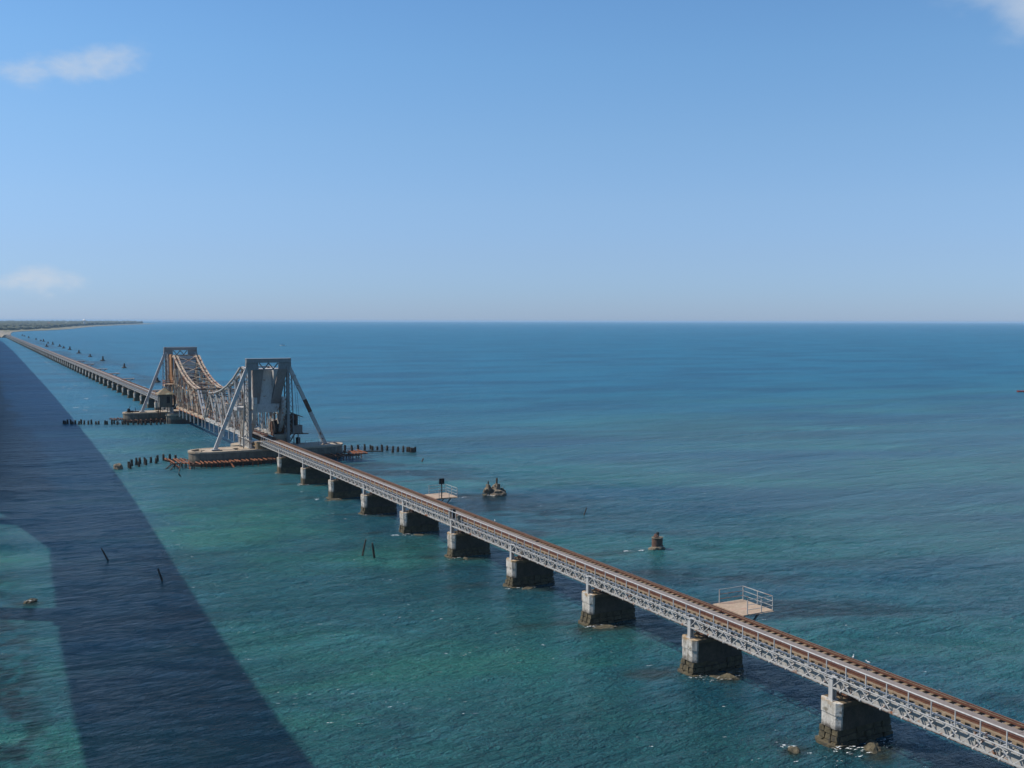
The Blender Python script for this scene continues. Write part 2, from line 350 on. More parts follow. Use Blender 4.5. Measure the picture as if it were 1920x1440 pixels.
me.update(calc_edges=True); me.polygons.foreach_set('use_smooth', np.ones(len(q), dtype=bool))
at = me.color_attributes.new('bed', 'FLOAT_COLOR', 'POINT')
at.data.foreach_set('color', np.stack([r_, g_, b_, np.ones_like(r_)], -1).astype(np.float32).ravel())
m, nt, b = mat('sea_water'); p = pos(nt)
va = nt.nodes.new('ShaderNodeAttribute'); va.attribute_name = 'bed'
sp = nt.nodes.new('ShaderNodeSeparateColor'); nt.links.new(va.outputs['Color'], sp.inputs[0])
px_ = nt.nodes.new('ShaderNodeSeparateXYZ'); nt.links.new(p, px_.inputs[0])
nA = noise(nt, p, 0.10, 6, 0.6, (1, 2.6, 1, 0.42)); nB = noise(nt, p, 0.7, 5, 0.6, (1, 2.6, 1, 0.42)); nC = noise(nt, p, 0.012, 5, 0.6, (1, 2.5, 1, 0.42))
deepf = ramp(nt, px_.outputs[1], 50, 400)
base = mix(nt, deepf, (0.024, 0.126, 0.152), (0.010, 0.132, 0.215))
base = mix(nt, ramp(nt, nC, 0.42, 0.62, 0, 0.6), base, (0.004, 0.064, 0.125))
rr = math_(nt, 'MULTIPLY', sp.outputs[0], ramp(nt, nA, 0.30, 0.62, 0.55, 1.0))
base = mix(nt, rr, base, (0.036, 0.200, 0.168))
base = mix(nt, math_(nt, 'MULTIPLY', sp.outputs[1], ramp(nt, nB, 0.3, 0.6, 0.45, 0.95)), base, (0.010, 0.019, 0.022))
base = mix(nt, math_(nt, 'MULTIPLY', sp.outputs[2], ramp(nt, nB, 0.3, 0.62, 0.5, 0.95)), base, (0.040, 0.038, 0.018))
nt.links.new(base, b.inputs['Base Color'])
nt.links.new(ramp(nt, px_.outputs[1], 50, 300, 0.15, 0.38), b.inputs['Roughness']); b.inputs['IOR'].default_value = 1.333; b.inputs['Specular IOR Level'].default_value = 0.42
h1 = noise(nt, p, 0.52, 4, 0.58, (1, 2.6, 1, 0.42), 0.4); h2 = noise(nt, p, 1.9, 4, 0.6, (1, 2.2, 1, 0.5), 0.6); h3 = noise(nt, p, 0.12, 4, 0.6, (1, 2.8, 1, 0.36), 0.3)
h4 = noise(nt, p, 5.2, 3, 0.6, (1, 1.9, 1, 0.3), 0.3)
hh = math_(nt, 'ADD', math_(nt, 'ADD', math_(nt, 'MULTIPLY', h1, 0.9), math_(nt, 'MULTIPLY', h2, 0.62)), math_(nt, 'ADD', math_(nt, 'MULTIPLY', h3, 1.6), math_(nt, 'MULTIPLY', h4, 0.16)))
bn = nt.nodes.new('ShaderNodeBump'); bn.inputs['Strength'].default_value = 1.0; bn.inputs['Distance'].default_value = 0.68
gust = ramp(nt, noise(nt, p, 0.035, 4, 0.6, (1, 3.2, 1, 0.36), 0.8), 0.36, 0.64, 0.78, 1.2)
hh = math_(nt, 'MULTIPLY', math_(nt, 'MULTIPLY', hh, gust), ramp(nt, px_.outputs[1], 50, 260, 2.3, 0.9))
nt.links.new(hh, bn.inputs['Height']); nt.links.new(bn.outputs[0], b.inputs['Normal'])
M['water'] = m; me.materials.append(m)
sea = link('sea', me); tag(sea, 'open turquoise to deep blue sea with small wind waves', None, kind='structure')

# ---------------------------------------------------------------- road bridge the camera stands on (casts the broad shadow band)
RX = [(-160, -0.5), (0, -0.5), (60, -0.9), (100, -0.1), (140, 2.0), (180, 3.5), (220, 4.6), (300, 6.3), (393, 8.1), (560, 10.6), (900, 15.5), (1300, 19.5), (1700, 18.0), (1900, 16)]
def deck_r(y): return float(np.interp(y, [a for a, _ in RX], [b for _, b in RX]))
def smooth_r(y): return sum(deck_r(y+d) for d in (-24, -12, 0, 12, 24))/5
rb = thing('road_bridge', 'high concrete road bridge under the camera, casting the broad dark band on the sea', 'bridge')
yy = [-140+i*10 for i in range(205)]
def strip(name, x0, x1, z0, z1, mt):
    mb = MB()
    for i in range(len(yy)-1):
        a, c = yy[i], yy[i+1]; ra, rc = smooth_r(a), smooth_r(c)
        mb.quadbox([(ra+x0, a, z0), (ra+x1, a, z0), (rc+x1, c, z0), (rc+x0, c, z0), (ra+x0, a, z1), (ra+x1, a, z1), (rc+x1, c, z1), (rc+x0, c, z1)])
    return mb.build(name, mt, rb)
strip('deck', -10.6, 0, 22.9, 23.35, M['road_concrete']); strip('box_girder', -8.3, -2.3, 21.3, 22.897, M['road_concrete'])
if True:      # unseen widening added on the left to shade the water at the left edge
    wd_ = lambda y: float(np.interp(y, [135, 176], [10.7, 19])); mb = MB(); ya = [135+10*i for i in range(178)]
    for a, c in zip(ya[:-1], ya[1:]):
        ra, rc = smooth_r(a), smooth_r(c); mb.quadbox([(ra-wd_(a), a, 22.9), (ra-10.603, a, 22.9), (rc-10.603, c, 22.9), (rc-wd_(c), c, 22.9), (ra-wd_(a), a, 23.35), (ra-10.603, a, 23.35), (rc-10.603, c, 23.35), (rc-wd_(c), c, 23.35)])
    mb.build('shade_deck', M['road_concrete'], rb)
strip('road_surface', -10.2, -0.4, 23.353, 23.40, M['asphalt'])
strip('parapet', -0.35, 0.0, 23.354, 24.35, M['road_concrete']); strip('parapet', -10.6, -10.25, 23.354, 24.35, M['road_concrete'])
for i in range(-3, 40):
    y = 103+45*i
    if y < -130: continue
    r = smooth_r(y)
    mb = MB(); mb.box(r-7.0, r-3.6, y-1.1, y+1.1, -1.5, 20.1); mb.box(r-9.0, r-1.6, y-1.2, y+1.2, 20.103, 21.297)
    mb.build('bridge_column', M['road_concrete'], rb)

# ---------------------------------------------------------------- rail viaduct: piers
def nose(x0, x1, hw, c):     # octagonal plan
    return [(x0, -hw+c), (x0+c, -hw), (x1-c, -hw), (x1, -hw+c), (x1, hw-c), (x1-c, hw), (x0+c, hw), (x0, hw-c)]
PX0, PX1 = -2.45, 2.15        # relative to the track centre
def make_pier(detail, seed):
    rnd = random.Random(seed)
    t = thing('bridge_pier', '', 'bridge pier')
    if detail < 2:
        def nz(x0, hw, c, xe): return [(x0, -hw+c), (x0+c, -hw), (xe, -hw), (xe, hw), (x0+c, hw), (x0, hw-c)]
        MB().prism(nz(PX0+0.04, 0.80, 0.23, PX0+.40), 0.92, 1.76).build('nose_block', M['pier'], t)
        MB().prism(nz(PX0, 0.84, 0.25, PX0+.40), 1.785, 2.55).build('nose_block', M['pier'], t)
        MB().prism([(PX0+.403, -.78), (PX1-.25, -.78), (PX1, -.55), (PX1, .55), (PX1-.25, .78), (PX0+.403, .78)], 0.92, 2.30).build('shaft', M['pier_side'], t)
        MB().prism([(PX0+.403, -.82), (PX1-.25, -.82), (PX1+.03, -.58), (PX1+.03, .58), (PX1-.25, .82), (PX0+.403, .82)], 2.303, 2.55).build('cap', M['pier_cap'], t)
        MB().prism(nose(PX0+0.18, PX1-0.1, 0.66, 0.2), -1.2, 0.918).build('core', M['pier_side'], t)
        if seed != 999: MB().prism([(PX0-.38, -.5), (PX0-.1, -1.0), (PX0+1.5, -1.06), (PX0+1.7, .9), (PX0-.1, .95), (PX0-.42, .5)], -.6, .06).build('footing', M['stone'], t)
        if detail == 0:
            # rough stone courses round the foot, each stone its own piece
            for ci, (z0, z1, gr) in enumerate(((-0.35, 0.14, 0.16), (0.19, 0.50, 0.04), (0.56, 0.88, -0.02))):
                for side in range(3):
                    if side == 0: cuts = [-0.76, -0.26+rnd.uniform(-.1, .1), 0.28+rnd.uniform(-.1, .1), 0.76]
                    else: cuts = [PX0+0.22+i*0.71 for i in range(7)]; cuts[-1] = PX1-0.06
                    for a, c in zip(cuts[:-1], cuts[1:]):
                        pr = gr+rnd.uniform(-0.03, 0.07); j = lambda: rnd.uniform(-0.035, 0.035)
                        if side == 0: P = (PX0+0.02-pr, PX0+0.30, a+0.02, c-0.02)
                        elif side == 1: P = (a+0.02, c-0.02, -0.73-pr, -0.55)
                        else: P = (a+0.02, c-0.02, 0.55, 0.73+pr)
                        x0, x1, y0, y1 = P
                        MB().quadbox([(x0+j(), y0+j(), z0), (x1, y0+j(), z0), (x1, y1, z0), (x0+j(), y1, z0), (x0+0.05+j(), y0+.04, z1+j()*.5), (x1, y0+.04, z1+j()*.5), (x1, y1-.03, z1), (x0+.05+j(), y1-.03, z1)]).build('stone', M['stone'], t)
        else:
            MB().prism(nose(PX0, PX1, 0.84, 0.2), -0.5, 0.90).build('stone_course', M['stone'], t)
        # steel column that carries the outer truss, bolted to the left end
        mb = MB(); mb.box(-2.30, -2.24, -0.16, 0.16, 2.60, 3.92); mb.box(-2.02, -1.96, -0.16, 0.16, 2.60, 3.92); mb.box(-2.237, -2.023, -0.03, 0.03, 2.60, 3.92)
        mb.box(-2.38, -1.88, -0.26, 0.26, 2.553, 2.597); mb.box(-2.36, -1.9, -0.2, 0.2, 3.923, 3.97)
        for sx in (-2.34, -1.92):
            for sy in (-0.21, 0.21): mb.box(sx-.02, sx+.02, sy-.02, sy+.02, 2.598, 2.66)
        mb.build('truss_column', M['steel_white'], t)
        for gx in (-0.95, 0.95): MB().box(gx-.28, gx+.28, -.55, .55, 2.553, 2.70).build('bearing', M['rust_dark'], t)
    else:
        mb = MB(); mb.prism([(PX0, -.65), (PX0+.26, -.92), (PX0+.42, -.92), (PX0+.42, .92), (PX0+.26, .92), (PX0, .65)], 0.8, 2.55); mb.cur = 1; mb.prism(nose(PX0, PX1, 0.84, 0.2), -1, 0.797)
        mb.cur = 3; mb.prism([(PX0+.423, -.88), (PX1-.25, -.88), (PX1, -.62), (PX1, .62), (PX1-.25, .88), (PX0+.423, .88)], 0.8, 2.55)
        mb.cur = 2; mb.box(-2.3, -1.98, -.14, .14, 2.553, 3.95)
        mb.build('shaft', [M['pier'], M['stone'], M['steel_white'], M['pier_side']], t)
    return t
src = {}
for k in NEAR:
    if k <= 6: t = make_pier(0, k+3)
    else:
        if 1 in src: t = copy_tree(src[1])
        else: t = src[1] = make_pier(1, 50)
    t.location = (TCX, Y0+k*PITCH, 0)
    if k == -1: lab = 'rail bridge pier at the lower right corner, only its steel column showing'
    else: lab = 'pale nosed pier of the near rail viaduct, %s from the right edge' % ORD[k]
    tag(t, lab, 'bridge pier', 'piers of the rail viaduct before the lift span')
FARY = [FAR0+i*13.9 for i in range(FARN)]
src2 = None
for i, y in enumerate(FARY):
    if i < 12:
        if 'f' not in src: src['f'] = make_pier(1, 77); t = src['f']
        else: t = copy_tree(src['f'])
    else:
        if src2 is None: src2 = make_pier(2, 1); t = src2
        else: t = copy_tree(src2)
    t.location = (TCX+foff(y), y, 0)
    if i < 15: lab = 'small pale pier of the far viaduct, %s beyond the far lift tower' % ORD[i]
    else: lab = 'tiny pier in the far row receding to the shore, beyond the fifteenth'
    tag(t, lab, 'bridge pier', 'piers of the far viaduct beyond the lift span')

# ---------------------------------------------------------------- rail viaduct: spans
NB = 9
def girder_mesh(L, x):
    mb = MB(); mb.cur = 0
    mb.box(x-.012, x+.012, 0.05, L-.05, 2.76, 3.86)
    n_ = int(L/1.52)
    for i in range(n_+1):
        y = 0.12+i*(L-.24)/n_
        mb.box(x-.16, x-.013, y-.03, y+.03, 2.77, 3.85); mb.box(x+.013, x+.16, y-.03, y+.03, 2.77, 3.85)
    mb.box(x-.2, x+.2, 0.05, L-.05, 3.862, 3.90); mb.cur = 1; mb.box(x-.2, x+.2, 0.05, L-.05, 2.703, 2.757)
    return mb
def make_span(L, detail):
    """local y runs 0..L along the track, x measured from the track centre"""
    t = thing('bridge_span', '', 'bridge span')
    for x in (-0.95, 0.95): girder_mesh(L, x).build('girder', [M['steel'], M['flange']], t)
    for x in (-0.88, 0.88):
        mb = MB(); mb.box(x-.07, x+.07, 0, L, 4.045, 4.065); mb.box(x-.012, x+.012, 0, L, 4.066, 4.17); mb.box(x-.038, x+.038, 0, L, 4.171, 4.215)
        xi = x-.19 if x > 0 else x+.19
        mb.box(xi-.03, xi+.03, 0, L, 4.068, 4.20)
        mb.cur = 1; mb.box(xi-.028, xi+.028, 0.002, L-.002, 4.201, 4.206) if x > 0 else None; mb.build('rail', [M['rail'], M['sleeper']], t)
    ns = int(L/0.62); me_s = MB().box(-1.32, 1.32, -.13, .13, 3.903, 4.042).mesh('sleeper'); me_s.materials.append(M['sleeper'])
    if detail == 0:
        for i in range(ns):
            o = link('sleeper', me_s, t); o.location = (random.uniform(-.03, .03), 0.32+i*(L-.3)/ns, 0)
    else:
        mb = MB()
        for i in range(ns):
            y = 0.32+i*(L-.3)/ns; mb.box(-1.32, 1.32, y-.13, y+.13, 3.903, 4.042)
        o = mb.build('sleepers', M['sleeper'], t); o['kind'] = 'stuff'
    # long timbers outside each rail
    for x in (-1.20, 1.16): MB().box(x-(.10 if x < 0 else .05), x+(.10 if x < 0 else .05), 0, L, 4.045, 4.10).build('guard_timber', M['sleeper'], t)
    npl = 5
    for i in range(npl):
        MB().box(-0.52, 0.28, i*L/npl+.008, (i+1)*L/npl-.008, 4.046, 4.075+0.004*(i % 2)).build('tread_plate', M['plate'], t)
    # outer lattice truss with handrail on the left side
    X = -2.25; s = M['steel']; sw = M['steel_white']
    MB().bar((X, 0, 3.36), (X, L, 3.36), .09).build('lower_chord', s, t)
    MB().box(X-.04, X+.03, 0, L, 4.0, 4.04).build('upper_chord', sw, t)
    MB().bar((X+.62, 0, 3.62), (X+.62, L, 3.62), .05).build('service_pipe', s, t)
    MB().box(X+.66, X+.78, 0, L, 3.93, 3.98).build('kerb_angle', sw, t)
    dy = L/NB
    br = MB(); br.bar((X-.14, -.05, 3.30), (-1.16, 0, 3.66), .09, .08); br.bar((X, 0, 3.33), (-1.16, 0, 2.86), .06, .08); br.bar((X, 0, 4.0), (-1.16, 0, 3.42), .05, .06)
    bme = br.mesh('bracket'); bme.materials.append(s)
    dg = MB(); dg.bar((X, .06, 3.40), (X, dy/2-.04, 3.98), .045, .05); dg.bar((X, dy/2+.04, 3.98), (X, dy-.06, 3.40), .045, .05)
    dg.bar((X+.06, dy/2, 3.97), (-1.2, dy/2, 3.94), .07, .05)
    dg.bar((X+.04, .1, 3.37), (-1.16, dy-.1, 3.25), .05, .04)
    dme = dg.mesh('lacing'); dme.materials.append(sw)
    pm = MB().bar((X, 0, 3.99), (X, 0, 4.90), .055).mesh('handrail_post'); pm.materials.append(sw)
    for i in range(NB):
        o = link('bracket', bme, t); o.location = (0, (i+.5)*dy, 0)
        o = link('lacing', dme, t); o.location = (0, i*dy, 0)
        o = link('handrail_post', pm, t); o.location = (0, (i+.25)*dy, 0)
    MB().tube((X, 0, 4.93), (X, L, 4.93), .045, n=6).build('handrail', sw, t)
    # cross frames between the girders
    mb = MB()
    for i in range(5):
        y = .3+i*(L-.6)/4; mb.bar((-.93, y, 2.85), (.93, y, 3.75), .08); mb.bar((-.93, y+.09, 3.75), (.93, y+.09, 2.85), .08)
    mb.build('cross_bracing', M['rust_dark'], t)
    return t
def simple_span(L):
    t = thing('bridge_span', '', 'bridge span')
    mb = MB()
    for x in (-.95, .95): mb.box(x-.12, x+.12, .05, L-.05, 2.72, 3.9)
    mb.build('girder', M['steel'], t)
    mb = MB(); mb.box(-1.3, 1.3, 0, L, 3.903, 4.04); mb.build('sleepers', M['sleeper'], t)['kind'] = 'stuff'
    for x in (-.88, .88): MB().box(x-.09, x+.09, 0, L, 4.043, 4.2).build('rail', M['rail'], t)
    MB().box(-.5, .5, 0, L, 4.043, 4.08).build('tread_plate', M['plate'], t)
    X = -2.25; mb = MB(); mb.bar((X, 0, 3.38), (X, L, 3.38), .1); mb.bar((X, 0, 4.03), (X, L, 4.03), .06)
    for i in range(NB):
        y = i*L/NB; mb.bar((X, y, 3.4), (X, y+L/18, 4.0), .06); mb.bar((X, y+L/18, 4.0), (X, y+L/9, 3.4), .06); mb.bar((X, y, 3.36), (-1.1, y, 3.3), .08)
        mb.bar((X, y, 4.0), (X, y, 4.9), .05)
    mb.bar((X, 0, 4.93), (X, L, 4.93), .045); mb.build('outer_truss', M['steel'], t)
    return t
s0 = None
for k in range(-1, 10):
    L = PITCH if k < 9 else 12.3
    if k == 9 or s0 is None:
        t = make_span(L-.03, 0 if k < 9 else 1)
        if s0 is None: s0 = t
    else: t = copy_tree(s0)
    t.location = (TCX, Y0+k*PITCH+.015, 0)
    lab = ('plate girder span running out of the lower right corner of the photo' if k == -1 else
           'plate girder span between the %s and %s piers from the right edge' % (ORD[k], ORD[k+1]) if k < 9 else
           'last girder span of the near viaduct, running into the nearer lift tower')
    tag(t, lab, 'bridge span', 'girder spans of the near viaduct')
edges = [275.6]+FARY
s1 = s2 = None
for i in range(len(edges)-1):
    a, c = edges[i], edges[i+1]; L = c-a
    if i == 0: t = make_span(L, 1)
    elif i < 9:
        if s1 is None: s1 = make_span(13.87, 1); t = s1
        else: t = copy_tree(s1)
    else:
        if s2 is None: s2 = simple_span(13.87); t = s2
        else: t = copy_tree(s2)
    t.location = (TCX+foff(a), a, 0); t.rotation_euler = (0, 0, -math.atan2(foff(c)-foff(a), L))
    lab = 'brown decked girder span of the far viaduct, %s beyond the far lift tower' % ORD[i] if i < 15 else 'tiny girder span in the receding far viaduct, beyond the fifteenth span'
    tag(t, lab, 'bridge span', 'girder spans of the far viaduct')

# ---------------------------------------------------------------- refuge platforms
def make_refuge(rails=True, deck=(1.35, 4.25, -1.65, 1.85)):
    t = thing('refuge_platform', '', 'platform'); x0, x1, y0, y1 = deck
    mb = MB(); mb.quadbox([(x0, y0, 4.03), (x1, y0, 4.03), (x1, y1, 4.03), (x0, y1, 4.03), (x0, y0, 4.11), (x1, y0+.1, 4.11), (x1, y1, 4.11), (x0, y1-.05, 4.11)])
    mb.build('deck_slab', M['deck_slab'], t)
    mb = MB()
    for y in (-1.0, 0.1, 1.2): mb.bar((x0-.05, y, 3.94), (x1+.12, y, 3.94), .12, .16)
    mb.build('floor_beam', M['rust_dark'], t)
    for y in (-.7, .9):
        MB().bar((1.9, y*.8, 2.5), (2.3, y, 3.86), .11).build('strut', M['steel_grey'], t)
        MB().bar((2.1, y*.8, 2.0), (x1-.5, y, 3.86), .11).build('strut', M['steel_grey'], t)
    if rails:
        zt = 5.15
        def post(x, y): MB().bar((x, y, 4.1), (x, y, zt), .055).build('rail_post', M['steel'], t)
        P = [(x0+.55, y1-.12), (x1-.07, y1-.12), (x1-.07, (y0+y1)/2), (x1-.07, y0+.1), (x0+1.75, y0+.1), (x0+.45, y0+.1)]
        for i, q_ in enumerate(P):
            post(*q_)
        for z in (zt, zt-.36, zt-.72):
            for a, c in ((P[0], P[1]), (P[1], P[3]), (P[3], P[5])):
                MB().bar((*a, z), (*c, z), (.042 if z == zt else .03)).build('guard_rail', M['steel'] if z == zt or a != P[0] else M['rust'], t)
    return t
r1 = make_refuge(); r1.location = (TCX, Y0+PITCH+.05, 0)
tag(r1, 'square tan refuge platform with white railings, the one nearest the camera, no signboard', 'platform', 'refuge platforms beside the rail track')
r2 = copy_tree(r1); r2.location = (TCX, Y0+5*PITCH+.1, 0)
tag(r2, 'square railed refuge platform with a dark signboard standing at its front', 'platform', 'refuge platforms beside the rail track')
sg = thing('signboard', 'dark square signboard on a thin post beside the farther near-viaduct refuge platform', 'sign', (49.75, 112.3, 0))
MB().bar((0, 0, 4.11), (0, 0, 6.45), .10).build('post', M['black'], sg)
MB().box(-.34, .34, -.05, .03, 5.85, 6.52).build('board', M['black'], sg); MB().box(-.05, .05, -.09, -.053, 5.9, 6.45).build('board_batten', M['rust_dark'], sg)
r3 = make_refuge(False, (1.4, 5.0, -1.6, 1.6)); reg(r3)[0].data.materials[0] = M['plate']
for i, y in enumerate((334, 398, 440, 476, 537, 584)):
    t = r3 if i == 0 else copy_tree(r3); yk = min(FARY, key=lambda v: abs(v-y)); t.location = (TCX+foff(yk)+.2, yk, 0)
    tag(t, 'flat bare refuge platform beside the far viaduct, %s beyond the lift tower' % ORD[i], 'platform', 'refuge platforms beside the far viaduct')

# ---------------------------------------------------------------- lift span: island piers
def pill(cx, cy, hx, hy, n=14, tip=1.0):
    P = []
    for i in range(n+1):
        a = -math.pi/2+math.pi*i/n; P.append((cx+hx-hy*tip+math.cos(a)*hy*tip, cy+math.sin(a)*hy))
    for i in range(n+1):
        a = math.pi/2+math.pi*i/n; P.append((cx-hx+hy*tip+math.cos(a)*hy*tip, cy+math.sin(a)*hy))
    return P
TY = 184.2; MID = 227.5; TX0, TX1 = 44.4, 51.3; LX0, LX1 = 45.2, 50.4
def island(Y, lab, dirn):
    t = thing('island_pier', lab, 'bridge pier', (0, Y, 0), 'island piers of the lift span')
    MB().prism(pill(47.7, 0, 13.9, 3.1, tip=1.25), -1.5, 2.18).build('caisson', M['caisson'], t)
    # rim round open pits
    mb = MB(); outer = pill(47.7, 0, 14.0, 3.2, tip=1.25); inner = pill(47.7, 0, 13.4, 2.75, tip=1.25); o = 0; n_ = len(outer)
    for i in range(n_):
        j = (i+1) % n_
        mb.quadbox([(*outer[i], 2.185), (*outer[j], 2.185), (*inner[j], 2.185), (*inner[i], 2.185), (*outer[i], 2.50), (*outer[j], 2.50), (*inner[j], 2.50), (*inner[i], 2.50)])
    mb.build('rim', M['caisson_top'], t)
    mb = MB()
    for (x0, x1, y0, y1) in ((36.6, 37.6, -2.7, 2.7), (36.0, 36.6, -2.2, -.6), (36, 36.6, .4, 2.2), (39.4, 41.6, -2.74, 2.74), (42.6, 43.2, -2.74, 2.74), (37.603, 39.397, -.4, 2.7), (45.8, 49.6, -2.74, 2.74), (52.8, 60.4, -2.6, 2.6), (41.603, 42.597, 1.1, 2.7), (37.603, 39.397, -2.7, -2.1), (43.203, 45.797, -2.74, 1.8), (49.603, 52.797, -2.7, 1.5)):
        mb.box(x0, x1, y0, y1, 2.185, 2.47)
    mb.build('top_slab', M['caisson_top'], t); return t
isl_n = island(185.0, 'long concrete island pier with rounded ends under the nearer lift tower', 1)
isl_f = island(270.4, 'long concrete island pier with rounded ends under the farther lift tower', -1)
for Y, lab in ((192.3, 'short rounded pier under the channel side of the nearer lift tower'), (263.0, 'short rounded pier under the channel side of the farther lift tower')):
    t = thing('roller_pier', lab, 'bridge pier', (0, Y, 0), 'channel side piers of the lift span')
    MB().prism(pill(47.9, 0, 5.0, 2.1), -1.5, 1.95).build('caisson', M['caisson'], t)
    MB().prism(pill(47.9, 0, 5.15, 2.25), 1.955, 2.45).build('cap', M['caisson_top'], t)

# ---------------------------------------------------------------- lift span: towers (s=+1 near, mirrored for far)
def yy_(s): return (lambda y: TY+y) if s > 0 else (lambda y: 2*MID-TY-y)
def tower(s, lab, paint):
    Yf = yy_(s); t = thing('lift_tower', lab, 'bridge tower', (0, Yf(0), 0), 'steel towers of the lift span')
    inv = Yf(0)
    def P(x, y, z): return (x, Yf(y)-inv, z)
    g = M['steel_grey']
    for sx, X in ((-1, TX0), (1, TX1)):
        MB().bar(P(X+.0*sx, 0, 2.5), P(X, 0, 17.0), .48, .48, (0, 1, 0)).build('column', g, t)
        mb = MB(); mb.bar(P(X+sx*1.15, .4, 2.5), P(X+sx*.75, .4, 16.8), .16, .2, (0, 1, 0))
        n_ = 17; sg_ = 1
        for i in range(n_):
            z0 = 2.9+i*13.7/n_; z1 = 2.9+(i+1)*13.7/n_
            xo0 = X+sx*(1.15-.4*(z0-2.5)/14.5); xo1 = X+sx*(1.15-.4*(z1-2.5)/14.5); xi = X+sx*.25
            a, c = (P(xi, .4, z0), P(xo1, .4, z1)) if i % 2 else (P(xo0, .4, z0), P(xi, .4, z1))
            mb.bar(a, c, .07, .10, (0, 1, 0))
        mb.build('column_lattice', g, t)
        mb = MB(); mb.laced(P(X, 1.6, 3.2), P(X, 1.6, 16.9), 1.5, (0, 1, 0), .16, 1.0)
        mb.build('side_lattice', M['steel'] if sx < 0 else g, t)
        # raking leg down to the end of the island
        bx = 38.3 if sx < 0 else 58.4
        mb = MB(); mb.bar(P(bx, .6, 2.45), P(X+sx*.15, .3, 17.3), .62, .5, (0, 1, 0)); mb.box(bx-.7, bx+.7, P(0, .6, 0)[1]-.6, P(0, .6, 0)[1]+.6, 2.475, 2.62)
        mb.build('raking_leg', M['steel_white'] if sx < 0 else M['steel'], t)  # left leg painted whiter to stand in for sun on its left face
        if sx > 0 and s > 0: MB().bar(P(55.53, .476, 8.58), P(54.45, .43, 10.9), .64, .52, (0, 1, 0)).build('rust_patch', M['rust_dark'], t)
        # gusset haunch
        x_in = X-sx*1.55
        poly = [(X+sx*.35, 16.4), (X+sx*.35, 17.7), (x_in, 17.7), (x_in-sx*.1, 16.4)]
        mb = MB(); o = len(mb.v); y0, y1 = P(0, -.1, 0)[1], P(0, .55, 0)[1]
        mb.v += [(x, y0, z) for x, z in poly]+[(x, y1, z) for x, z in poly]
        mb.f += [[0, 1, 2, 3], [7, 6, 5, 4], [0, 4, 5, 1], [1, 5, 6, 2], [2, 6, 7, 3], [3, 7, 4, 0]]; mb.mi += [0]*6
        mb.build('gusset', g, t)
    mb = MB(); ya, yb = sorted((P(0, -.25, 0)[1], P(0, .8, 0)[1]))
    mb.box(TX0-.55, TX1+.55, ya, yb, 17.72, 18.42); mb.build('top_beam', g, t)
    MB().box(TX0-.6, TX1+.6, ya-.05, yb+.05, 18.424, 18.50).build('top_flange', M['steel'], t)
    for X in (TX0-.48, TX1+.48): MB().box(X-.12, X+.12, ya+.1, yb-.1, 17.0, 17.716).build('end_plate', g, t)
    mb = MB(); xa, xb = TX0+1.75, TX1-1.75; n_ = 4
    for i in range(n_):
        x0 = xa+i*(xb-xa)/n_; x1 = xa+(i+1)*(xb-xa)/n_; za, zb = (17.65, 16.62) if i % 2 == 0 else (16.62, 17.65)
        mb.bar(P(x0, .1, za), P(x1, .1, zb), .19, .19, (0, 1, 0))
    mb.box(xa, xb, P(0, .1, 0)[1]-.12, P(0, .1, 0)[1]+.12, 16.42, 16.6); mb.build('portal_lattice', g, t)
    # back legs and side bracing towards the channel
    for X in (TX0, TX1):
        MB().bar(P(X, 7.0, 2.5), P(X, 3.2, 10.5), .3, .36, (1, 0, 0)).build('back_leg', M['steel_leaf'], t)
        mb = MB(); ya, yb = sorted((P(0, -.6, 0)[1], P(0, 8.6, 0)[1]))
        mb.box(X-.14, X+.14, ya, yb, 2.62, 3.85)
        for i in range(11):
            y = ya+.2+i*(yb-ya-.4)/10; mb.box(X-.22, X-.145, y-.05, y+.05, 2.63, 3.84)
        mb.box(X-.35, X+.35, ya, yb, 3.853, 3.93); mb.box(X-.35, X+.35, ya, yb, 2.49, 2.615)
        mb.build('track_girder', M['steel'] if X == TX0 else g, t)
        MB().bar(P(X, 0, 9.6), P(X, 3.4, 10.4), .25, .3).build('brace', g, t)
        MB().bar(P(X, 0.2, 4.0), P(X, 4.4, 8.0), .2, .22, (1, 0, 0)).build('brace', M['steel_leaf'], t)
        MB().bar(P(X, 0.2, 9.4), P(X, 5.0, 6.4), .16, .18, (1, 0, 0)).build('brace', M['steel_leaf'], t)
    # ladder on the right column and cables
    mb = MB(); lx = TX1+1.9
    mb.bar(P(TX1+1.1, .2, 16.2), P(lx, .2, 4.4), .05); mb.bar(P(TX1+1.5, .2, 15.6), P(lx+.4, .2, 4.4), .05)
    for i in range(24): z = 4.8+i*.46; tt = (16-z)/11.6; mb.bar(P(TX1+1.1+.8*tt, .2, z), P(TX1+1.5+.8*tt, .2, z), .03)
    mb.build('ladder', g, t)
    # outboard service balcony on the left
    mb = MB(); bx0, bx1 = 42.9, 45.0; ya, yb = sorted((P(0, 3.6, 0)[1], P(0, 6.8, 0)[1]))
    mb.box(bx0, bx1, ya, yb, 9.0, 9.55); b1 = mb.build('balcony', M['steel_white'] if s > 0 else M['steel_rusty'], t)
    mb = MB()
    for z in (9.95, 10.4):
        mb.bar((bx0+.05, ya, z), (bx0+.05, yb, z), .09, .16); mb.bar((bx0, ya+.05, z), (bx1, ya+.05, z), .09, .16)
    for y in (ya+.1, (ya+yb)/2, yb-.1): mb.bar((bx0+.05, y, 9.55), (bx0+.05, y, 10.45), .09)
    mb.build('balcony_rail', M['steel_white'] if s > 0 else M['rust'], t)
    mb = MB(); mb.bar(((bx0+.6), ya+.5, 2.6), (bx0+.9, ya+.5, 8.99), .16); mb.bar((bx1-.3, yb-.5, 3.9), (bx1-.3, yb-.5, 8.99), .16); mb.build('balcony_post', M['steel_leaf'], t)
    return t
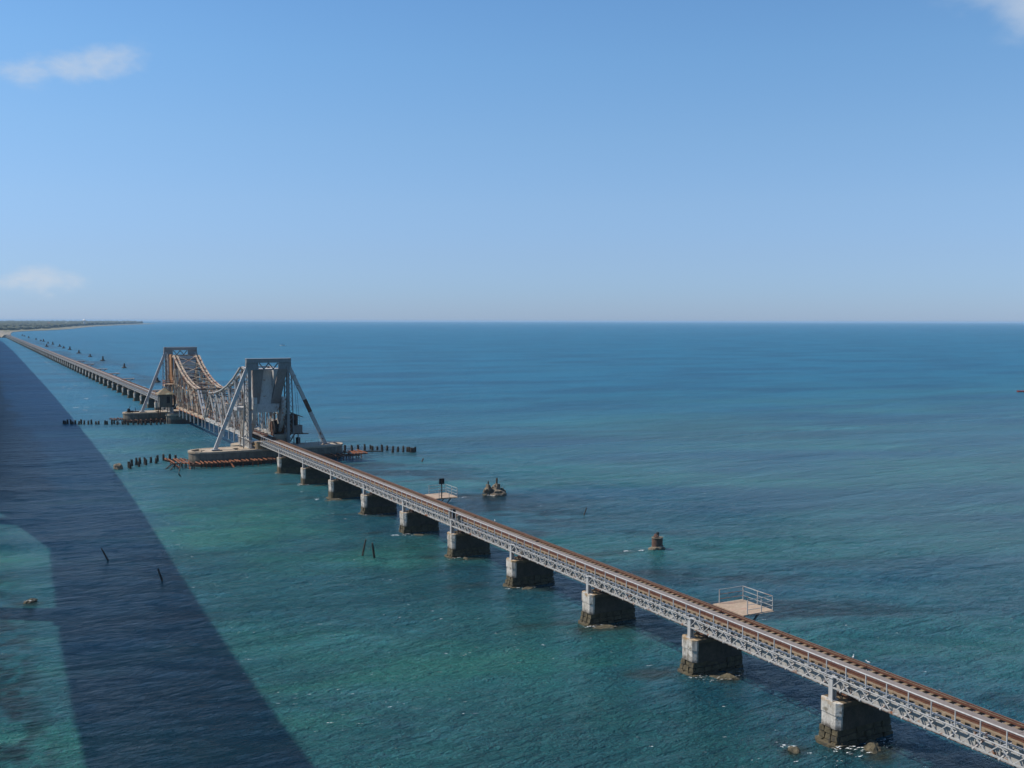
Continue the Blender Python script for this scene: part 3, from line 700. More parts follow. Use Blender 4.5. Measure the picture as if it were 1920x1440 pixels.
tw_n = tower(1, 'nearer grey steel lift tower with raking legs and a hanging counterweight', M['steel'])
tw_f = tower(-1, 'farther steel lift tower behind the curved truss, with raking legs', M['steel'])

# ---------------------------------------------------------------- lift span: rolling leaves
PD = [0.5, 6.3, 12.1, 17.9, 23.6, 29.2, 34.7]
def ztop(d): return 10.0+6.6*(d/34.7)**2.4
def leaf(s, lab, mt, mt2):
    t = thing('lift_leaf', lab, 'bridge span', (0, MID, 0), 'curved truss leaves of the lift span')
    Yl = (lambda d: -d) if s > 0 else (lambda d: d)
    ZB = 4.15
    for X in (LX0, LX1):
        for i in range(1, 6):
            a, c = PD[i], PD[i+1]
            MB().laced((X, Yl(a), ztop(a)), (X, Yl(c), ztop(c)), .78, (1, 0, 0), .24, 1.6, zig=False).build('top_chord', mt2 if X == LX0 else mt, t)
        mb = MB(); a, c = Yl(PD[0]), Yl(35.2); mb.bar((X, a, ZB), (X, c, ZB), .34, .55); mb.build('bottom_chord', M['steel'] if s > 0 else mt2, t)
        MB().box(X-.32, X+.32, min(a, c), max(a, c), ZB-.36, ZB-.28).build('bottom_flange', M['steel'] if s > 0 else M['rust'], t)
        for i, d in enumerate(PD):
            MB().laced((X, Yl(d), ZB+.28), (X, Yl(d), (ztop(d)-.1) if i else 5.6), .34, (1, 0, 0), .13, .8).build('vertical_post', mt, t)
        for i in range(6):
            # all diagonals lean the same way: top away from the camera, foot nearer to it
            far_, near_ = (PD[i], PD[i+1]) if s > 0 else (PD[i+1], PD[i])
            if s > 0 and i == 0: far_, near_ = PD[1], PD[0]
            heavy = (s < 0 and i == 0)
            MB().laced((X+.02, Yl(near_), ZB+.3), (X+.02, Yl(far_), ztop(far_)-.2), .54, (1, 0, 0), .19, 1.4, zig=False).build('diagonal', M['steel_white'] if heavy and X == LX0 else mt2, t)
        for i in range(1, 6):
            d = (PD[i]+PD[i+1])/2
            if i >= 3: MB().laced((X, Yl(d), ZB+.28), (X, Yl(d), ZB+(ztop(d)-ZB)*.55), .28, (1, 0, 0), .1, .8).build('sub_post', mt, t)
        if True:
            mb = MB(); mb.bar((X, Yl(PD[3]), ZB+4.6), (X, Yl(34.5), ZB+5.6), .18, .2); mb.build('mid_chord', mt, t)
        # rolling segment: a curved plate girder at the heel
        cy, cz, rr_ = 36.6, 11.3, 7.35; A = [math.radians(v) for v in range(-112, 12, 8)]
        mb = MB(); pts = [(Yl(cy-math.cos(a_+math.pi/2)*-rr_*1.0), cz) for a_ in A]
        arc = [(cy+rr_*math.sin(a_+math.radians(90))*0, 0) for a_ in A]
        arcs = []
        for v in range(-28, 100, 8):
            a_ = math.radians(v); arcs.append((cy+rr_*math.sin(a_), cz-rr_*math.cos(a_)))      # d grows away from the channel
        for (d0, z0), (d1, z1) in zip(arcs[:-1], arcs[1:]):
            mb.bar((X, Yl(d0), z0), (X, Yl(d1), z1), .62, .30, (0, 0, 1) if abs(d1-d0) > .4 else (0, 1, 0))
        mb.build('rolling_rim', M['steel'], t)
        poly = [(Yl(d), z) for d, z in arcs]; ins = [(Yl(cy+(d-cy)*.62), cz+(z-cz)*.62) for d, z in arcs]
        mb = MB()
        for i in range(len(arcs)-1):
            mb.prismx([poly[i], poly[i+1], ins[i+1], ins[i]] if s < 0 else [ins[i], ins[i+1], poly[i+1], poly[i]], X-.05, X+.05)
        mb.build('rolling_web', mt2, t)
        for v in (-20, 10, 40, 70):
            a_ = math.radians(v)
            MB().bar((X, Yl(cy+.8*math.sin(a_)), cz-.8*math.cos(a_)), (X, Yl(cy+rr_*math.sin(a_)), cz-rr_*math.cos(a_)), .3, .26, (1, 0, 0)).build('spoke', mt2, t)
        MB().bar((X, Yl(33.2), 15.6), (X, Yl(38.6), 9.6), .42, .5, (1, 0, 0)).build('heel_strut', mt2 if s < 0 else M['steel_white'], t)
        MB().bar((X, Yl(34.7), 16.6), (X, Yl(38.5), 16.2), .36, .4, (1, 0, 0)).build('heel_link', mt2, t)
        MB().bar((X, Yl(34.7), ZB), (X, Yl(34.7), 16.5), .4, .4, (0, 1, 0)).build('heel_post', mt, t)
    # lateral bracing between the top chords, floor beams, rails
    for i, d in enumerate(PD):
        if i == 0: continue
        MB().bar((LX0, Yl(d), ztop(d)+.05), (LX1, Yl(d), ztop(d)+.05), .3, .26).build('top_strut', mt if i < 3 else mt2, t)
        MB().bar((LX0, Yl(d), ztop(d)-.9), (LX1, Yl(d), ztop(d)-.9), .16, .2).build('sway_strut', M['rust_dark'], t)
        if i < 6:
            e = PD[i+1]
            for q0, q1 in ((LX0, LX1), (LX1, LX0)):
                MB().bar((q0, Yl(d), ztop(d)), (q1, Yl(e), ztop(e)), .13, .11).build('lateral_brace', mt2, t)
    for i in range(13):
        d = .8+i*2.7; MB().box(LX0+.17, LX1-.17, Yl(d)-.15, Yl(d)+.15, 3.45, 4.0).build('floor_beam', mt, t)
    for x in (-.88, .88):
        ya, yb = sorted((Yl(0.0), Yl(44.0))); MB().box(TCX+x-.15, TCX+x+.15, ya, yb, 4.003, 4.2).build('rail', M['rail'], t)
        MB().box(TCX+x-.2, TCX+x+.2, ya, yb, 3.5, 3.95).build('stringer', M['rust_dark'], t)
    ya, yb = sorted((Yl(0.0), Yl(44.0))); MB().box(TCX-.5, TCX+.45, ya, yb, 4.005, 4.05).build('tread_plate', M['plate'], t)
    mb = MB()
    for i in range(60):
        y = ya+.3+i*(yb-ya-.6)/59; mb.box(TCX-1.5, TCX+1.5, y-.12, y+.12, 3.952, 4.0)
    mb.build('sleepers', M['sleeper'], t)['kind'] = 'stuff'
    for i in range(7 if s < 0 else 7):
        d = 1.6+i*4.5
        MB().bar((LX0-.30, Yl(d), 2.15), (LX0-.30, Yl(d), 4.1), .24, .24).build('hanging_post', M['steel_white'], t)
    # counterweight between the heels
    Yc = (lambda y: TY+y-MID) if s > 0 else (lambda y: -(TY+y-MID))
    def slab(name, poly_f, depth, mt_, back=None):
        """poly_f: list of (x, y_front, z); extruded towards the channel to y = depth"""
        mb = MB(); n_ = len(poly_f); mb.v += [(x, Yc(y), z) for x, y, z in poly_f]+[(x, Yc(depth), z) for x, y, z in poly_f]
        for i in range(n_): mb.f.append([i, (i+1) % n_, n_+(i+1) % n_, n_+i]); mb.mi.append(0)
        mb.f.append(list(range(n_))[::-1]); mb.f.append(list(range(n_, 2*n_))); mb.mi += [0, 0]
        return mb.build(name, mt_, t)
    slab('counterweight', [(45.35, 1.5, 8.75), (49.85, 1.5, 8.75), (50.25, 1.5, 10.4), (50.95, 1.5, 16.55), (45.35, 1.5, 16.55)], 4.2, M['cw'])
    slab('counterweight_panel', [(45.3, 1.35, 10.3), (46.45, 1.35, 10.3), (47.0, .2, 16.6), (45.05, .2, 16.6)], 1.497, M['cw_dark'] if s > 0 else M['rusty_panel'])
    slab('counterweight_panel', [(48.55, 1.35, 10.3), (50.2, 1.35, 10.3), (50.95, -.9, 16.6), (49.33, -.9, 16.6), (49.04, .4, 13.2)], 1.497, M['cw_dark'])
    slab('counterweight_lit_fin', [(48.88, 1.40, 13.2), (49.02, 1.30, 13.2), (49.30, -.95, 16.6), (48.72, -.35, 16.6)], 1.49, M['steel_white'])  # white colour stands in for sunlight on the right panel's side
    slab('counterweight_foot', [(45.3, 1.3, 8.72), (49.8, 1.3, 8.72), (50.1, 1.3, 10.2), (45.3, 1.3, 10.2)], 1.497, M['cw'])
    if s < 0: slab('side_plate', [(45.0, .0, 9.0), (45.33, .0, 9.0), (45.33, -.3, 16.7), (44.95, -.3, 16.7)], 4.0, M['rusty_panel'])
    return t
leaf(1, 'nearer half of the lift span, pale curved steel truss leaf reaching over the channel', M['steel_leaf'], M['steel'])
leaf(-1, 'farther half of the lift span, rusty tan truss leaf rising to the far tower', M['steel_rusty'], M['steel_rusty'])

# ---------------------------------------------------------------- houses on the towers
t = thing('machinery_house', 'dark rusty machinery house hung on the right side of the nearer lift tower', 'cabin', (0, 189, 0))
MB().box(51.0, 54.0, -1.6, 1.6, 4.3, 7.85).build('wall', M['rust_dark'], t)
mb = MB(); mb.quadbox([(50.7, -1.9, 9.1), (54.9, -1.9, 7.35), (54.9, 1.9, 7.35), (50.7, 1.9, 9.1), (50.7, -1.9, 9.22), (54.95, -1.9, 7.47), (54.95, 1.9, 7.47), (50.7, 1.9, 9.22)]); mb.build('roof', M['cw_dark'], t)
MB().box(52.9, 54.75, -1.9, -.2, 4.5, 5.9).build('side_box', M['cw_dark'], t)
for x in (52.3, 53.1): MB().box(x, x+.45, -1.66, -1.603, 5.9, 6.9).build('window', M['black'], t)
mb = MB(); mb.bar((51.4, -1, 4.35), (56.0, -1.5, 4.25), .16); mb.bar((53.6, -1, 4.3), (52.4, -1.2, 2.6), .16); mb.bar((51.4, -1, 2.7), (51.4, -1, 8.6), .2); mb.bar((53.9, 1.3, 4.5), (52.2, 1.3, 2.6), .16); mb.build('support_frame', M['rust_dark'], t)
MB().box(51.6, 54.9, -1.95, 1.7, 4.38, 4.49).build('floor', M['rust_dark'], t)
mb = MB(); mb.tube((54.1, -1.2, 4.3), (54.1, -1.2, 3.6), .08); mb.tube((54.1, -1.2, 3.6), (54.1, -1.2, 2.2), .42, .42, 10); mb.build('hanging_bucket', M['black'], t)
t = thing('winding_gear', 'dark greasy winding gear with big wheels under the counterweight of the nearer tower', 'machine', (50.2, 188.6, 3.95))
MB().box(-.55, .9, -1.6, 1.8, 0, 1.5).build('bed', M['rust_dark'], t)
for k_, (yy2, rr2) in enumerate(((-1.0, 1.35), (.9, 1.05))):
    MB().tube((-.62, yy2, 1.7), (-.30, yy2, 1.7), rr2, n=18).build('gear_wheel', M['black'] if k_ == 0 else M['rust_dark'], t)
MB().tube((-.2, -.1, 2.6), (1.0, -.1, 2.6), .42, n=12).build('drum', M['rust_dark'], t)
for xx in (-.4, .8): MB().bar((xx, -1.5, 0), (xx, .2, 4.2), .22, .22, (1, 0, 0)).build('frame', M['steel_grey'], t)
MB().bar((-.4, .2, 4.2), (.8, .2, 4.2), .22).build('frame', M['steel_grey'], t)
t = thing('gear_platform', 'small gear platform with dark winch gear behind the right column of the nearer tower', 'platform', (0, 188.5, 0))
MB().box(49.9, 52.2, -1.2, 1.4, 9.2, 9.4).build('deck', M['rust_dark'], t); MB().box(50.2, 51.6, -.8, 1, 9.403, 10.5).build('winch_housing', M['cw_dark'], t)
mb = MB()
for z in (10.9, 11.4): mb.bar((50, -1.1, z), (52.1, -1.1, z), .05)
for x in (50, 51, 52.1): mb.bar((x, -1.1, 9.4), (x, -1.1, 11.4), .05)
mb.build('railing', M['steel_grey'], t); MB().bar((50.9, 0, 4.2), (50.9, 0, 9.19), .3).build('leg', M['steel_grey'], t)
t = thing('operator_cabin', 'grey green operator cabin with pyramid roof at the left of the farther lift tower', 'cabin', (42.9, 264.6, 0))
MB().box(-1.5, 1.6, -1.6, 1.6, 4.0, 7.2).build('wall', M['cabin'], t)
mb = MB(); o = 0; mb.v += [(-2.0, -2.1, 7.15), (2.1, -2.1, 7.15), (2.1, 2.1, 7.15), (-2.0, 2.1, 7.15), (0, 0, 8.75)]; mb.f += [[0, 1, 4], [1, 2, 4], [2, 3, 4], [3, 0, 4], [3, 2, 1, 0]]; mb.mi += [0]*5; mb.build('roof', M['roof'], t)
MB().tube((0, 0, 8.7), (0, 0, 9.0), .16).build('finial', M['steel_white'], t)
MB().box(.2, .95, -1.65, -1.603, 5.0, 6.6).build('window', M['black'], t); MB().box(-1.55, -1.503, -.7, .4, 5.2, 6.5).build('window', M['black'], t)
for x in (-1.35, 1.4):
    for y in (-1.4, 1.4): MB().box(x-.1, x+.1, y-.1, y+.1, 2.2, 3.997).build('stilt', M['rust_dark'], t)
MB().bar((-1.9, -1.9, 3.9), (-1.9, -1.9, 7.2), .14).build('corner_pole', M['steel_white'], t)
t = thing('bollard_winch', 'dark heap of winch gear at the left tip of the farther island pier', 'machine', (35.4, 270.2, 2.5))
mb = MB(); mb.box(-.6, .9, -.4, .4, 0, .35); mb.tube((-.2, -.5, .6), (-.2, .5, .6), .35, n=10); mb.bar((-.5, 0, .3), (.2, .1, 1.5), .1); mb.bar((1.4, 0, 0), (1.3, 0, 1.1), .12); mb.build('gear', M['black'], t)
MB().box(-.3, 2.2, -.3, .3, -.02, .2).build('base', M['timber'], t)
t = thing('island_railing', 'thin tangled white railing on the right half of the nearer island pier', 'railing', (0, 184.6, 2.47))
mb = MB()
for x in (54.2, 55.4, 56.6): mb.bar((x, -1.2, 0), (x, -1.2, 1.0), .06)
mb.bar((54.2, -1.2, 1), (56.6, -1.2, 1.0), .05); mb.bar((54.2, -1.2, .55), (56.6, -1.2, .55), .04); mb.bar((56.9, -1, .0), (57.9, .6, 1.4), .06); mb.bar((57.9, -.9, .0), (57.0, .3, 1.5), .06); mb.bar((57.0, .3, 1.5), (57.9, .6, 1.4), .05)
mb.build('rails', M['steel'], t); MB().bar((53.2, -.5, 0), (53.2, -.5, 2.2), .08).build('mast', M['steel'], t)
t = thing('concrete_drum', 'low round concrete drum beside the track at the foot of the nearer tower', 'drum', (46.0, 183.2, 2.5))
MB().prism(pill(0, 0, 1.05, 1.0, tip=1.0), 0, 1.15).build('drum', M['caisson'], t); MB().prism(pill(0, 0, 1.1, 1.06), 1.153, 1.3).build('lip', M['caisson_top'], t)
t = thing('machine_plinth', 'pale rounded machine plinth right of the track at the nearer tower', 'plinth', (50.6, 186.4, 2.5))
MB().prism(pill(0, 0, 1.5, .9), 0, 2.0).build('plinth', M['caisson_top'], t)

# ---------------------------------------------------------------- rusty staging round the islands
def staging(lab, x0, x1, y0, y1, z, n_, legs, ragged, Yr=0, mt=M['rust'], slope=0.0):
    t = thing('staging_frame', lab, 'staging', (0, 0, 0), 'rusty timber and steel staging round the island piers')
    rnd = random.Random(int(x0*10))
    me_b = None
    for i in range(n_):
        x = x0+(x1-x0)*i/(n_-1)+rnd.uniform(-.12, .12); dy = slope*(x-x0); e = rnd.uniform(0, ragged)
        MB().bar((x+rnd.uniform(-.2, .1), y1+dy, z+rnd.uniform(-.05, .08)), (x+rnd.uniform(-.1, .35), y0+dy-e, z+rnd.uniform(-.05, .08)), .13, .15).build('beam', mt if rnd.random() < .8 else M['rust_dark'], t)
    for yf in (.12, .85):
        y = y0+(y1-y0)*yf; MB().bar((x0-.6, y-.6*slope, z-.2), (x1+.5, y+slope*(x1-x0+.5), z-.2), .16, .2).build('stringer', M['rust_dark'], t)
    for i in range(legs):
        x = x0+(x1-x0)*(i+.3)/legs+rnd.uniform(-.3, .3)
        for yf in ((.12,) if i % 2 else (.12, .85)):
            y = y0+(y1-y0)*yf+slope*(x-x0); MB().tube((x+rnd.uniform(-.15, .15), y, -1.2), (x, y, z-.1), .085, n=6).build('leg', M['timber'] if rnd.random() < .6 else M['rust'], t)
    return t
st = staging('rusty beam staging along the front of the nearer island pier, left of the track', 33.6, 47.2, 178.9, 181.7, 1.0, 20, 14, .3)
for (a, c) in (((30.4, 188.6, 1.0), (31.6, 181.6, .2)), ((33.2, 181.9, 1.1), (33.0, 178.8, -.4)), ((39.9, 181, 1.0), (40.5, 178.4, -.5))): MB().bar(a, c, .16, .2).build('fallen_beam', M['rust'], st)
st2 = staging('splayed rusty staging off the left tip of the nearer island pier', 30.9, 33.4, 181.0, 186.8, 1.05, 5, 5, 1.2)
for a, c in (((31.2, 184, .9), (28.9, 181.5, -.3)), ((31.5, 182.8, .9), (29.4, 179.8, -.3)), ((32.0, 181.6, .9), (30.7, 177.6, -.3)), ((30.2, 186.4, 1.0), (33.5, 186.9, 1.0)), ((30.3, 184.9, .9), (33, 184.5, .9))): MB().bar(a, c, .14, .14).build('brace', M['timber'], st2)
staging('bright rusty beams beside the right half of the nearer island pier', 53.0, 62.6, 178.6, 181.6, 1.0, 10, 9, 1.4)
st3 = staging('rusty staging stub off the right tip of the nearer island pier', 61.8, 64.6, 180.2, 184.6, 1.0, 4, 4, .5)
MB().bar((64.4, 183.2, .9), (68.6, 181.8, .85), .2, .18).build('loose_plank', M['timber'], st3)
staging('collapsed dark staging along the front of the farther island pier', 33.8, 49.5, 265.2, 266.9, .9, 14, 11, .5, mt=M['rust_dark'])
staging('dark staging off the left tip of the farther island pier', 31.2, 33.4, 266.8, 271.5, 1.15, 4, 4, .4, mt=M['rust_dark'])

# ---------------------------------------------------------------- timber piles
pm_src = []
for i in range(4):
    rnd = random.Random(i+90); n_ = 8; rr_ = .24; mb = MB()
    prof = [(-1.5, 1), (.2, 1), (.6, .95), (.95+.06*i, .82)]
    for zi, (z, f) in enumerate(prof):
        for a in range(n_):
            q_ = rr_*f*rnd.uniform(.85, 1.12); mb.v.append((math.cos(a*math.pi/4)*q_, math.sin(a*math.pi/4)*q_, z+(rnd.uniform(-.12, .12) if zi == 3 else 0)))
    for zi in range(3):
        for a in range(n_): j = (a+1) % n_; mb.f.append([zi*n_+a, zi*n_+j, (zi+1)*n_+j, (zi+1)*n_+a]); mb.mi.append(0)
    mb.f.append([3*n_+a for a in range(n_)]); mb.mi.append(0)
    me_p = mb.mesh('timber_pile'); me_p.materials.append(M['timber']); pm_src.append(me_p)
def ground(px, py, z=0.0):
    d = pix_dir(px, py); tt = (z-CAM_H)/d.z; return Vector((0, 0, CAM_H))+d*tt
def pile_row(pts, labf, group, hs_=1.0):
    for i, (px, py, h) in enumerate(pts):
        g = ground(px, py); o = link('timber_pile', pm_src[i % 4]); o.location = (g.x, g.y, 0); o.scale = (1, 1, h*hs_); o.rotation_euler = (random.uniform(-.06, .06), random.uniform(-.06, .06), i*1.3)
        tag(o, labf(i), 'pile', group)
L_ = [(242, 877, 1.1), (244.5, 879, .9), (247.5, 874, 1.1), (255.5, 872, 1.1), (260.5, 875.5, .9), (262.5, 870, 1.1), (272, 869, 1), (273.5, 872, .9), (283, 867.5, 1), (293, 868.5, .9), (295, 865, 1), (307, 863.5, 1), (311.5, 864.5, .6), (318.5, 862, 1), (329.5, 861.5, .8)]
pile_row(L_, lambda i: 'dark timber pile, %s from the left in the row left of the nearer island' % ORD[i], 'timber piles left of the nearer island pier')
R_ = [(646.5, 845, 1.15), (660, 845.5, 1.1), (671.5, 843, .9), (684, 844.5, 1.1), (695, 842, .8), (698, 844, .8), (707.5, 843, .6), (716.5, 846, 1.1), (726, 844, .9), (736.5, 848, 1.15), (746, 846, .8), (756, 847.5, 1), (764, 846.5, .9), (767, 847, .9), (771.5, 848.5, .9), (775.5, 848.5, .8), (778.5, 847.5, 1)]
pile_row(R_, lambda i: 'dark timber pile, %s from the left in the row right of the nearer island' % ORD[i], 'timber piles right of the nearer island pier')
Fp = [(119.5, 795), (123, 795.2), (127, 795), (133, 795.4), (136.5, 795.2), (141, 795.4), (148, 796), (152, 795.4), (158, 795.8), (166, 796), (171.5, 795.6), (180, 796), (185, 796), (197, 796), (201, 796), (209.5, 796), (214, 795), (220, 796.5), (230, 796), (234.5, 795.6), (240, 797), (250, 796.4), (259, 796), (266, 796.5), (273, 796.5), (283, 797), (294, 796.5), (301.5, 796), (309, 795)]
pile_row([(a, b_, .9+.2*math.sin(a)) for a, b_ in Fp], lambda i: ('small dark pile, %s from the left in the row before the farther island' % ORD[i]) if i < 20 else 'small dark pile in the right part of the row before the farther island', 'timber piles before the farther island pier', .95)
def stake(base, top, r, lab, name='mooring_stake'):
    a = ground(*base); tpx, tpy, Yd = top
    d = pix_dir(tpx, tpy); b_ = Vector((0, 0, CAM_H))+d*(Yd/d.y); mb = MB(); v = (b_-a)
    mb.tube(a-v*.4, a+v*.55, r*1.1, r, 7); mb.tube(a+v*.55, b_, r, r*.75, 7)
    o = mb.build(name, M['timber']); tag(o, lab, 'stake')
    return o
stake((679.5, 1042), (686, 1011, 104.6), .10, 'tall thin black stake leaning right, left one of the pair in the near water')
stake((702, 1047), (698, 1018, 103.0), .12, 'tall thin brown stake leaning left, right one of the pair in the near water')
stake((202, 1050), (190, 1028, 116.0), .09, 'thin dark stick leaning left in the shadow band, the farther one')
stake((305, 1092), (296, 1066, 103.4), .10, 'thin dark stick leaning left at the edge of the shadow band, the nearer one')
stake((338.5, 893), (334.5, 887.5, 172.0), .10, 'short slanted dark stick below the rusty staging on the left')
stake((791.5, 864.5), (794, 859, 172.4), .11, 'short slanted stick right of the row of piles, beyond the viaduct')
stake((1095.5, 964), (1100, 951.5, 114.6), .08, 'lone slanted stick in open water between the two masonry ruins')

# ---------------------------------------------------------------- rocks and ruins
def lump(seed, sx, sy, sz, n_=2, rough_=.35, flat=False):
    import bmesh
    bm = bmesh.new(); bmesh.ops.create_icosphere(bm, subdivisions=n_+1, radius=1); rnd = random.Random(seed); off = Vector((rnd.uniform(0, 50),)*3)
    from mathutils import noise as mn
    for v in bm.verts:
        c = v.co.copy(); f = 1+rough_*(mn.noise(c*1.3+off))+rough_*.5*mn.noise(c*3.1+off); v.co = Vector((c.x*sx*f, c.y*sy*f, c.z*sz*f))
    me_ = bpy.data.meshes.new('rock'); bm.to_mesh(me_); bm.free(); return me_
def rock(x, y, z, sx, sy, sz, lab, seed, mt='rock', group='rocks awash round the near viaduct piers', name='rock', cat='rock'):
    me_ = lump(seed, sx, sy, sz); me_.materials.append(M[mt]); o = link(name, me_); o.location = (x, y, z); o.rotation_euler = (0, 0, seed*.7)
    return tag(o, lab, cat, group)
rock(47.2, 43.3, -.22, 1.0, .55, .50, 'pointed brown rock awash in front of the first pier from the right edge', 1)
rock(42.8, 45.2, -.16, .55, .35, .28, 'small rounded rock left of the first pier from the right edge, with foam on it', 2)
rock(47.2, 57.0, -.34, 1.6, .85, .52, 'broad mossy rock awash before the second pier from the right edge', 3)
rock(46.2, 70.9, -.30, 1.5, .6, .42, 'low mossy rock awash before the third pier from the right edge', 4)
rock(46.6, 84.9, -.28, 1.4, .6, .38, 'low mossy rock awash before the fourth pier from the right edge', 5)
rock(46.4, 98.6, -.27, 1.4, .5, .36, 'low mossy rock awash before the fifth pier from the right edge', 6)
rock(46.2, 112.2, -.29, 1.6, .6, .40, 'low mossy rock awash before the sixth pier from the right edge', 8)
rock(45.6, 140.2, -.27, 1.6, .6, .36, 'low mossy rock awash before the eighth pier from the right edge', 9)
rock(4.5, 101.5, -.16, .75, .4, .32, 'small brown rock breaking the surface near the left edge of the photo', 10, group=None)
rock(48.6, 57.7, -.3, .9, .7, .5, 'dark rock end tucked under the right half of the second pier from the right edge', 12)
# broken masonry block
t = thing('masonry_ruin', 'broken masonry block with a notch and two upright stumps, out in the sea', 'ruin', (67.6, 134.0, 0))
for nm, (x, y, z, sx, sy, sz), sd, mt in (('rubble', (0.1, 0, .15, 1.55, .9, .75), 21, 'ruin'), ('rubble', (-.75, .1, .55, .62, .55, .72), 22, 'ruin'), ('rubble', (.65, .1, .5, .65, .6, .70), 23, 'ruin'), ('rubble', (1.3, -.1, .1, .7, .6, .5), 24, 'rock'), ('rubble', (-1.35, -.2, -.1, .6, .4, .3), 25, 'rock')):
    me_ = lump(sd, sx, sy, sz, 2, .75); me_.materials.append(M[mt]); o = link(nm, me_, t); o.location = (x, y, z); o.rotation_euler = (.1, .15, sd)
MB().quadbox([(-1.0, -.5, .7), (-.5, -.5, .3), (-.4, .4, .3), (-.95, .4, .7), (-1.1, -.5, 1.5), (-.75, -.5, 1.5), (-.7, .4, 1.45), (-1.05, .4, 1.5)]).build('wall_fragment', M['ruin'], t)
MB().quadbox([(.35, -.4, .4), (1.0, -.4, .4), (1.0, .4, .4), (.4, .4, .4), (.45, -.35, 1.55), (.95, -.35, 1.45), (.9, .35, 1.5), (.5, .35, 1.6)]).build('wall_fragment', M['ruin'], t)
MB().bar((-.85, 0, 1.4), (-.83, 0, 1.95), .16).build('stump', M['timber'], t); MB().bar((.55, 0, 1.3), (.57, 0, 2.35), .2).build('stump', M['timber'], t)
# squat pier stub
t = thing('pier_stub', 'squat round brick pier stub on a pale footing, alone in the sea', 'ruin', (67.3, 93.0, 0))
MB().prism(pill(0, 0, .62, .55, tip=1.0), .35, 1.28).build('shaft', M['brickred'], t)
MB().prism(pill(0, 0, .66, .58), 1.283, 1.36).build('rim', M['ruin'], t)
me_ = lump(31, .95, .75, .55); me_.materials.append(M['ruin']); o = link('footing', me_, t); o.location = (0, 0, 0)
me_ = lump(32, .30, .28, .26); me_.materials.append(M['brickred']); o = link('rubble', me_, t); o.location = (-.12, .05, 1.48)
MB().bar((0.02, 0, 1.4), (.05, 0, 1.92), .22).build('stump', M['black'], t)
for i, (px, py) in enumerate([(295, 717), (233, 690), (193, 676.5), (169, 669), (148, 662.5), (131, 656), (119.5, 653), (112, 650), (99, 646), (90, 644), (87.5, 650), (81.6, 640.5), (76.6, 639.6), (67.5, 637), (54, 634), (46, 630.8), (42, 629.6)]):
    g = ground(px, py); rr_ = 1.0 if i < 4 else 1.3
    t = thing('reef_stub', ('dark conical stub of an old pier, %s in the line from the lift span' % ORD[i]) if i < 12 else 'tiny dark stub near the shore end of the line of old pier stubs', 'ruin', (g.x, g.y, 0), 'old pier stubs in the far water')
    me_ = lump(40+i, 1.3*rr_, 1.1*rr_, .8); me_.materials.append(M['timber']); link('footing', me_, t)
    MB().tube((0, 0, .2), (.05, 0, 2.0+.5*(i % 3)), .62*rr_, .32*rr_, 8).build('stump', M['timber'], t)
g = ground(222, 879.5)
rock(g.x, g.y, .1, 1.0, .7, .95, 'brown rock lump at the left end of the pile row by the nearer island pier', 61, 'ruin', None)
for (x, y, a) in ((39.2, 269.6, 1),):
    pass

# ---------------------------------------------------------------- boats, birds, people on the walkway
def hull(L, B, H, mt, t, name='hull'):
    n_ = 9; mb = MB()
    for i in range(n_+1):
        u = i/n_; x = (u-.5)*L; wv = B/2*max(.05, (1-abs(2*u-1)**2.6)); sh = H*(1+.5*abs(2*u-1)**2)
        mb.v += [(x, -wv, sh), (x, -wv*.55, -.25), (x, wv*.55, -.25), (x, wv, sh)]
    for i in range(n_):
        o = i*4
        for a in range(3): mb.f.append([o+a, o+4+a, o+5+a, o+1+a]); mb.mi.append(0)
        mb.f.append([o+1+0, o+0, o+4, o+5]) if False else None
        mb.f.append([o+3, o+7, o+4, o]); mb.mi.append(0)
    return mb.build(name, mt, t)
g = ground(530, 648.8)
t = thing('fishing_boat', 'tiny white open boat with dark upright posts, far out above the nearer tower', 'boat', (g.x, g.y, 0)); t.rotation_euler = (0, 0, R(-25))
hull(5.2, 1.7, .75, M['white'], t); MB().box(-1.5, 1.6, -.5, .5, .55, .62).build('thwart', M['timber'], t)
for x_ in (-1.5, .1, 1.4): MB().tube((x_, 0, .6), (x_+.1, 0, 1.9), .22, .14, 7).build('mooring_post', M['timber'], t)
g = ground(1915, 735.2)
t = thing('rowing_boat', 'tiny red boat at the right edge of the photo', 'boat', (g.x, g.y, 0)); t.rotation_euler = (0, 0, R(-40))
hull(3.0, .9, .42, M['red'], t); MB().bar((-1.6, 0, .5), (2.4, .1, .8), .09).build('oar', M['rust'], t)
def bird(loc, rz, lab):
    t = thing('gull', lab, 'bird', loc, None, rz); t.scale = (.75,)*3
    me_ = lump(5, .15, .06, .06, 1, .05); me_.materials.append(M['white']); o = link('body', me_, t); o.location = (0, 0, .14); o.rotation_euler = (0, -.25, 0)
    me_ = lump(6, .055, .045, .05, 1, .05); me_.materials.append(M['white']); o = link('head', me_, t); o.location = (.17, 0, .24)
    MB().tube((.21, 0, .24), (.28, 0, .23), .014, .004, 5).build('beak', M['rust'], t)
    for y in (-.03, .03): MB().tube((0, y, 0), (0, y, .1), .008, n=5).build('leg', M['rust'], t)
g = ground(1621, 1243, 4.13); bird((TCX+1.16, 46.6, 4.13), .6, 'white gull perched on the outer edge of the track, left of the pair')
bird((TCX+1.2, 45.4, 4.13), 2.2, 'white gull perched on the outer edge of the track, right of the pair')
bird((TCX+1.16, 96.6, 4.13), 1.2, 'white gull on the outer edge of the track right of the signboard platform')
t = thing('signal_box', 'dark narrow equipment cabinet with grey frame against the handrail above the sixth pier', 'cabinet', (TCX-2.0, Y0+4*PITCH+.6, 0))
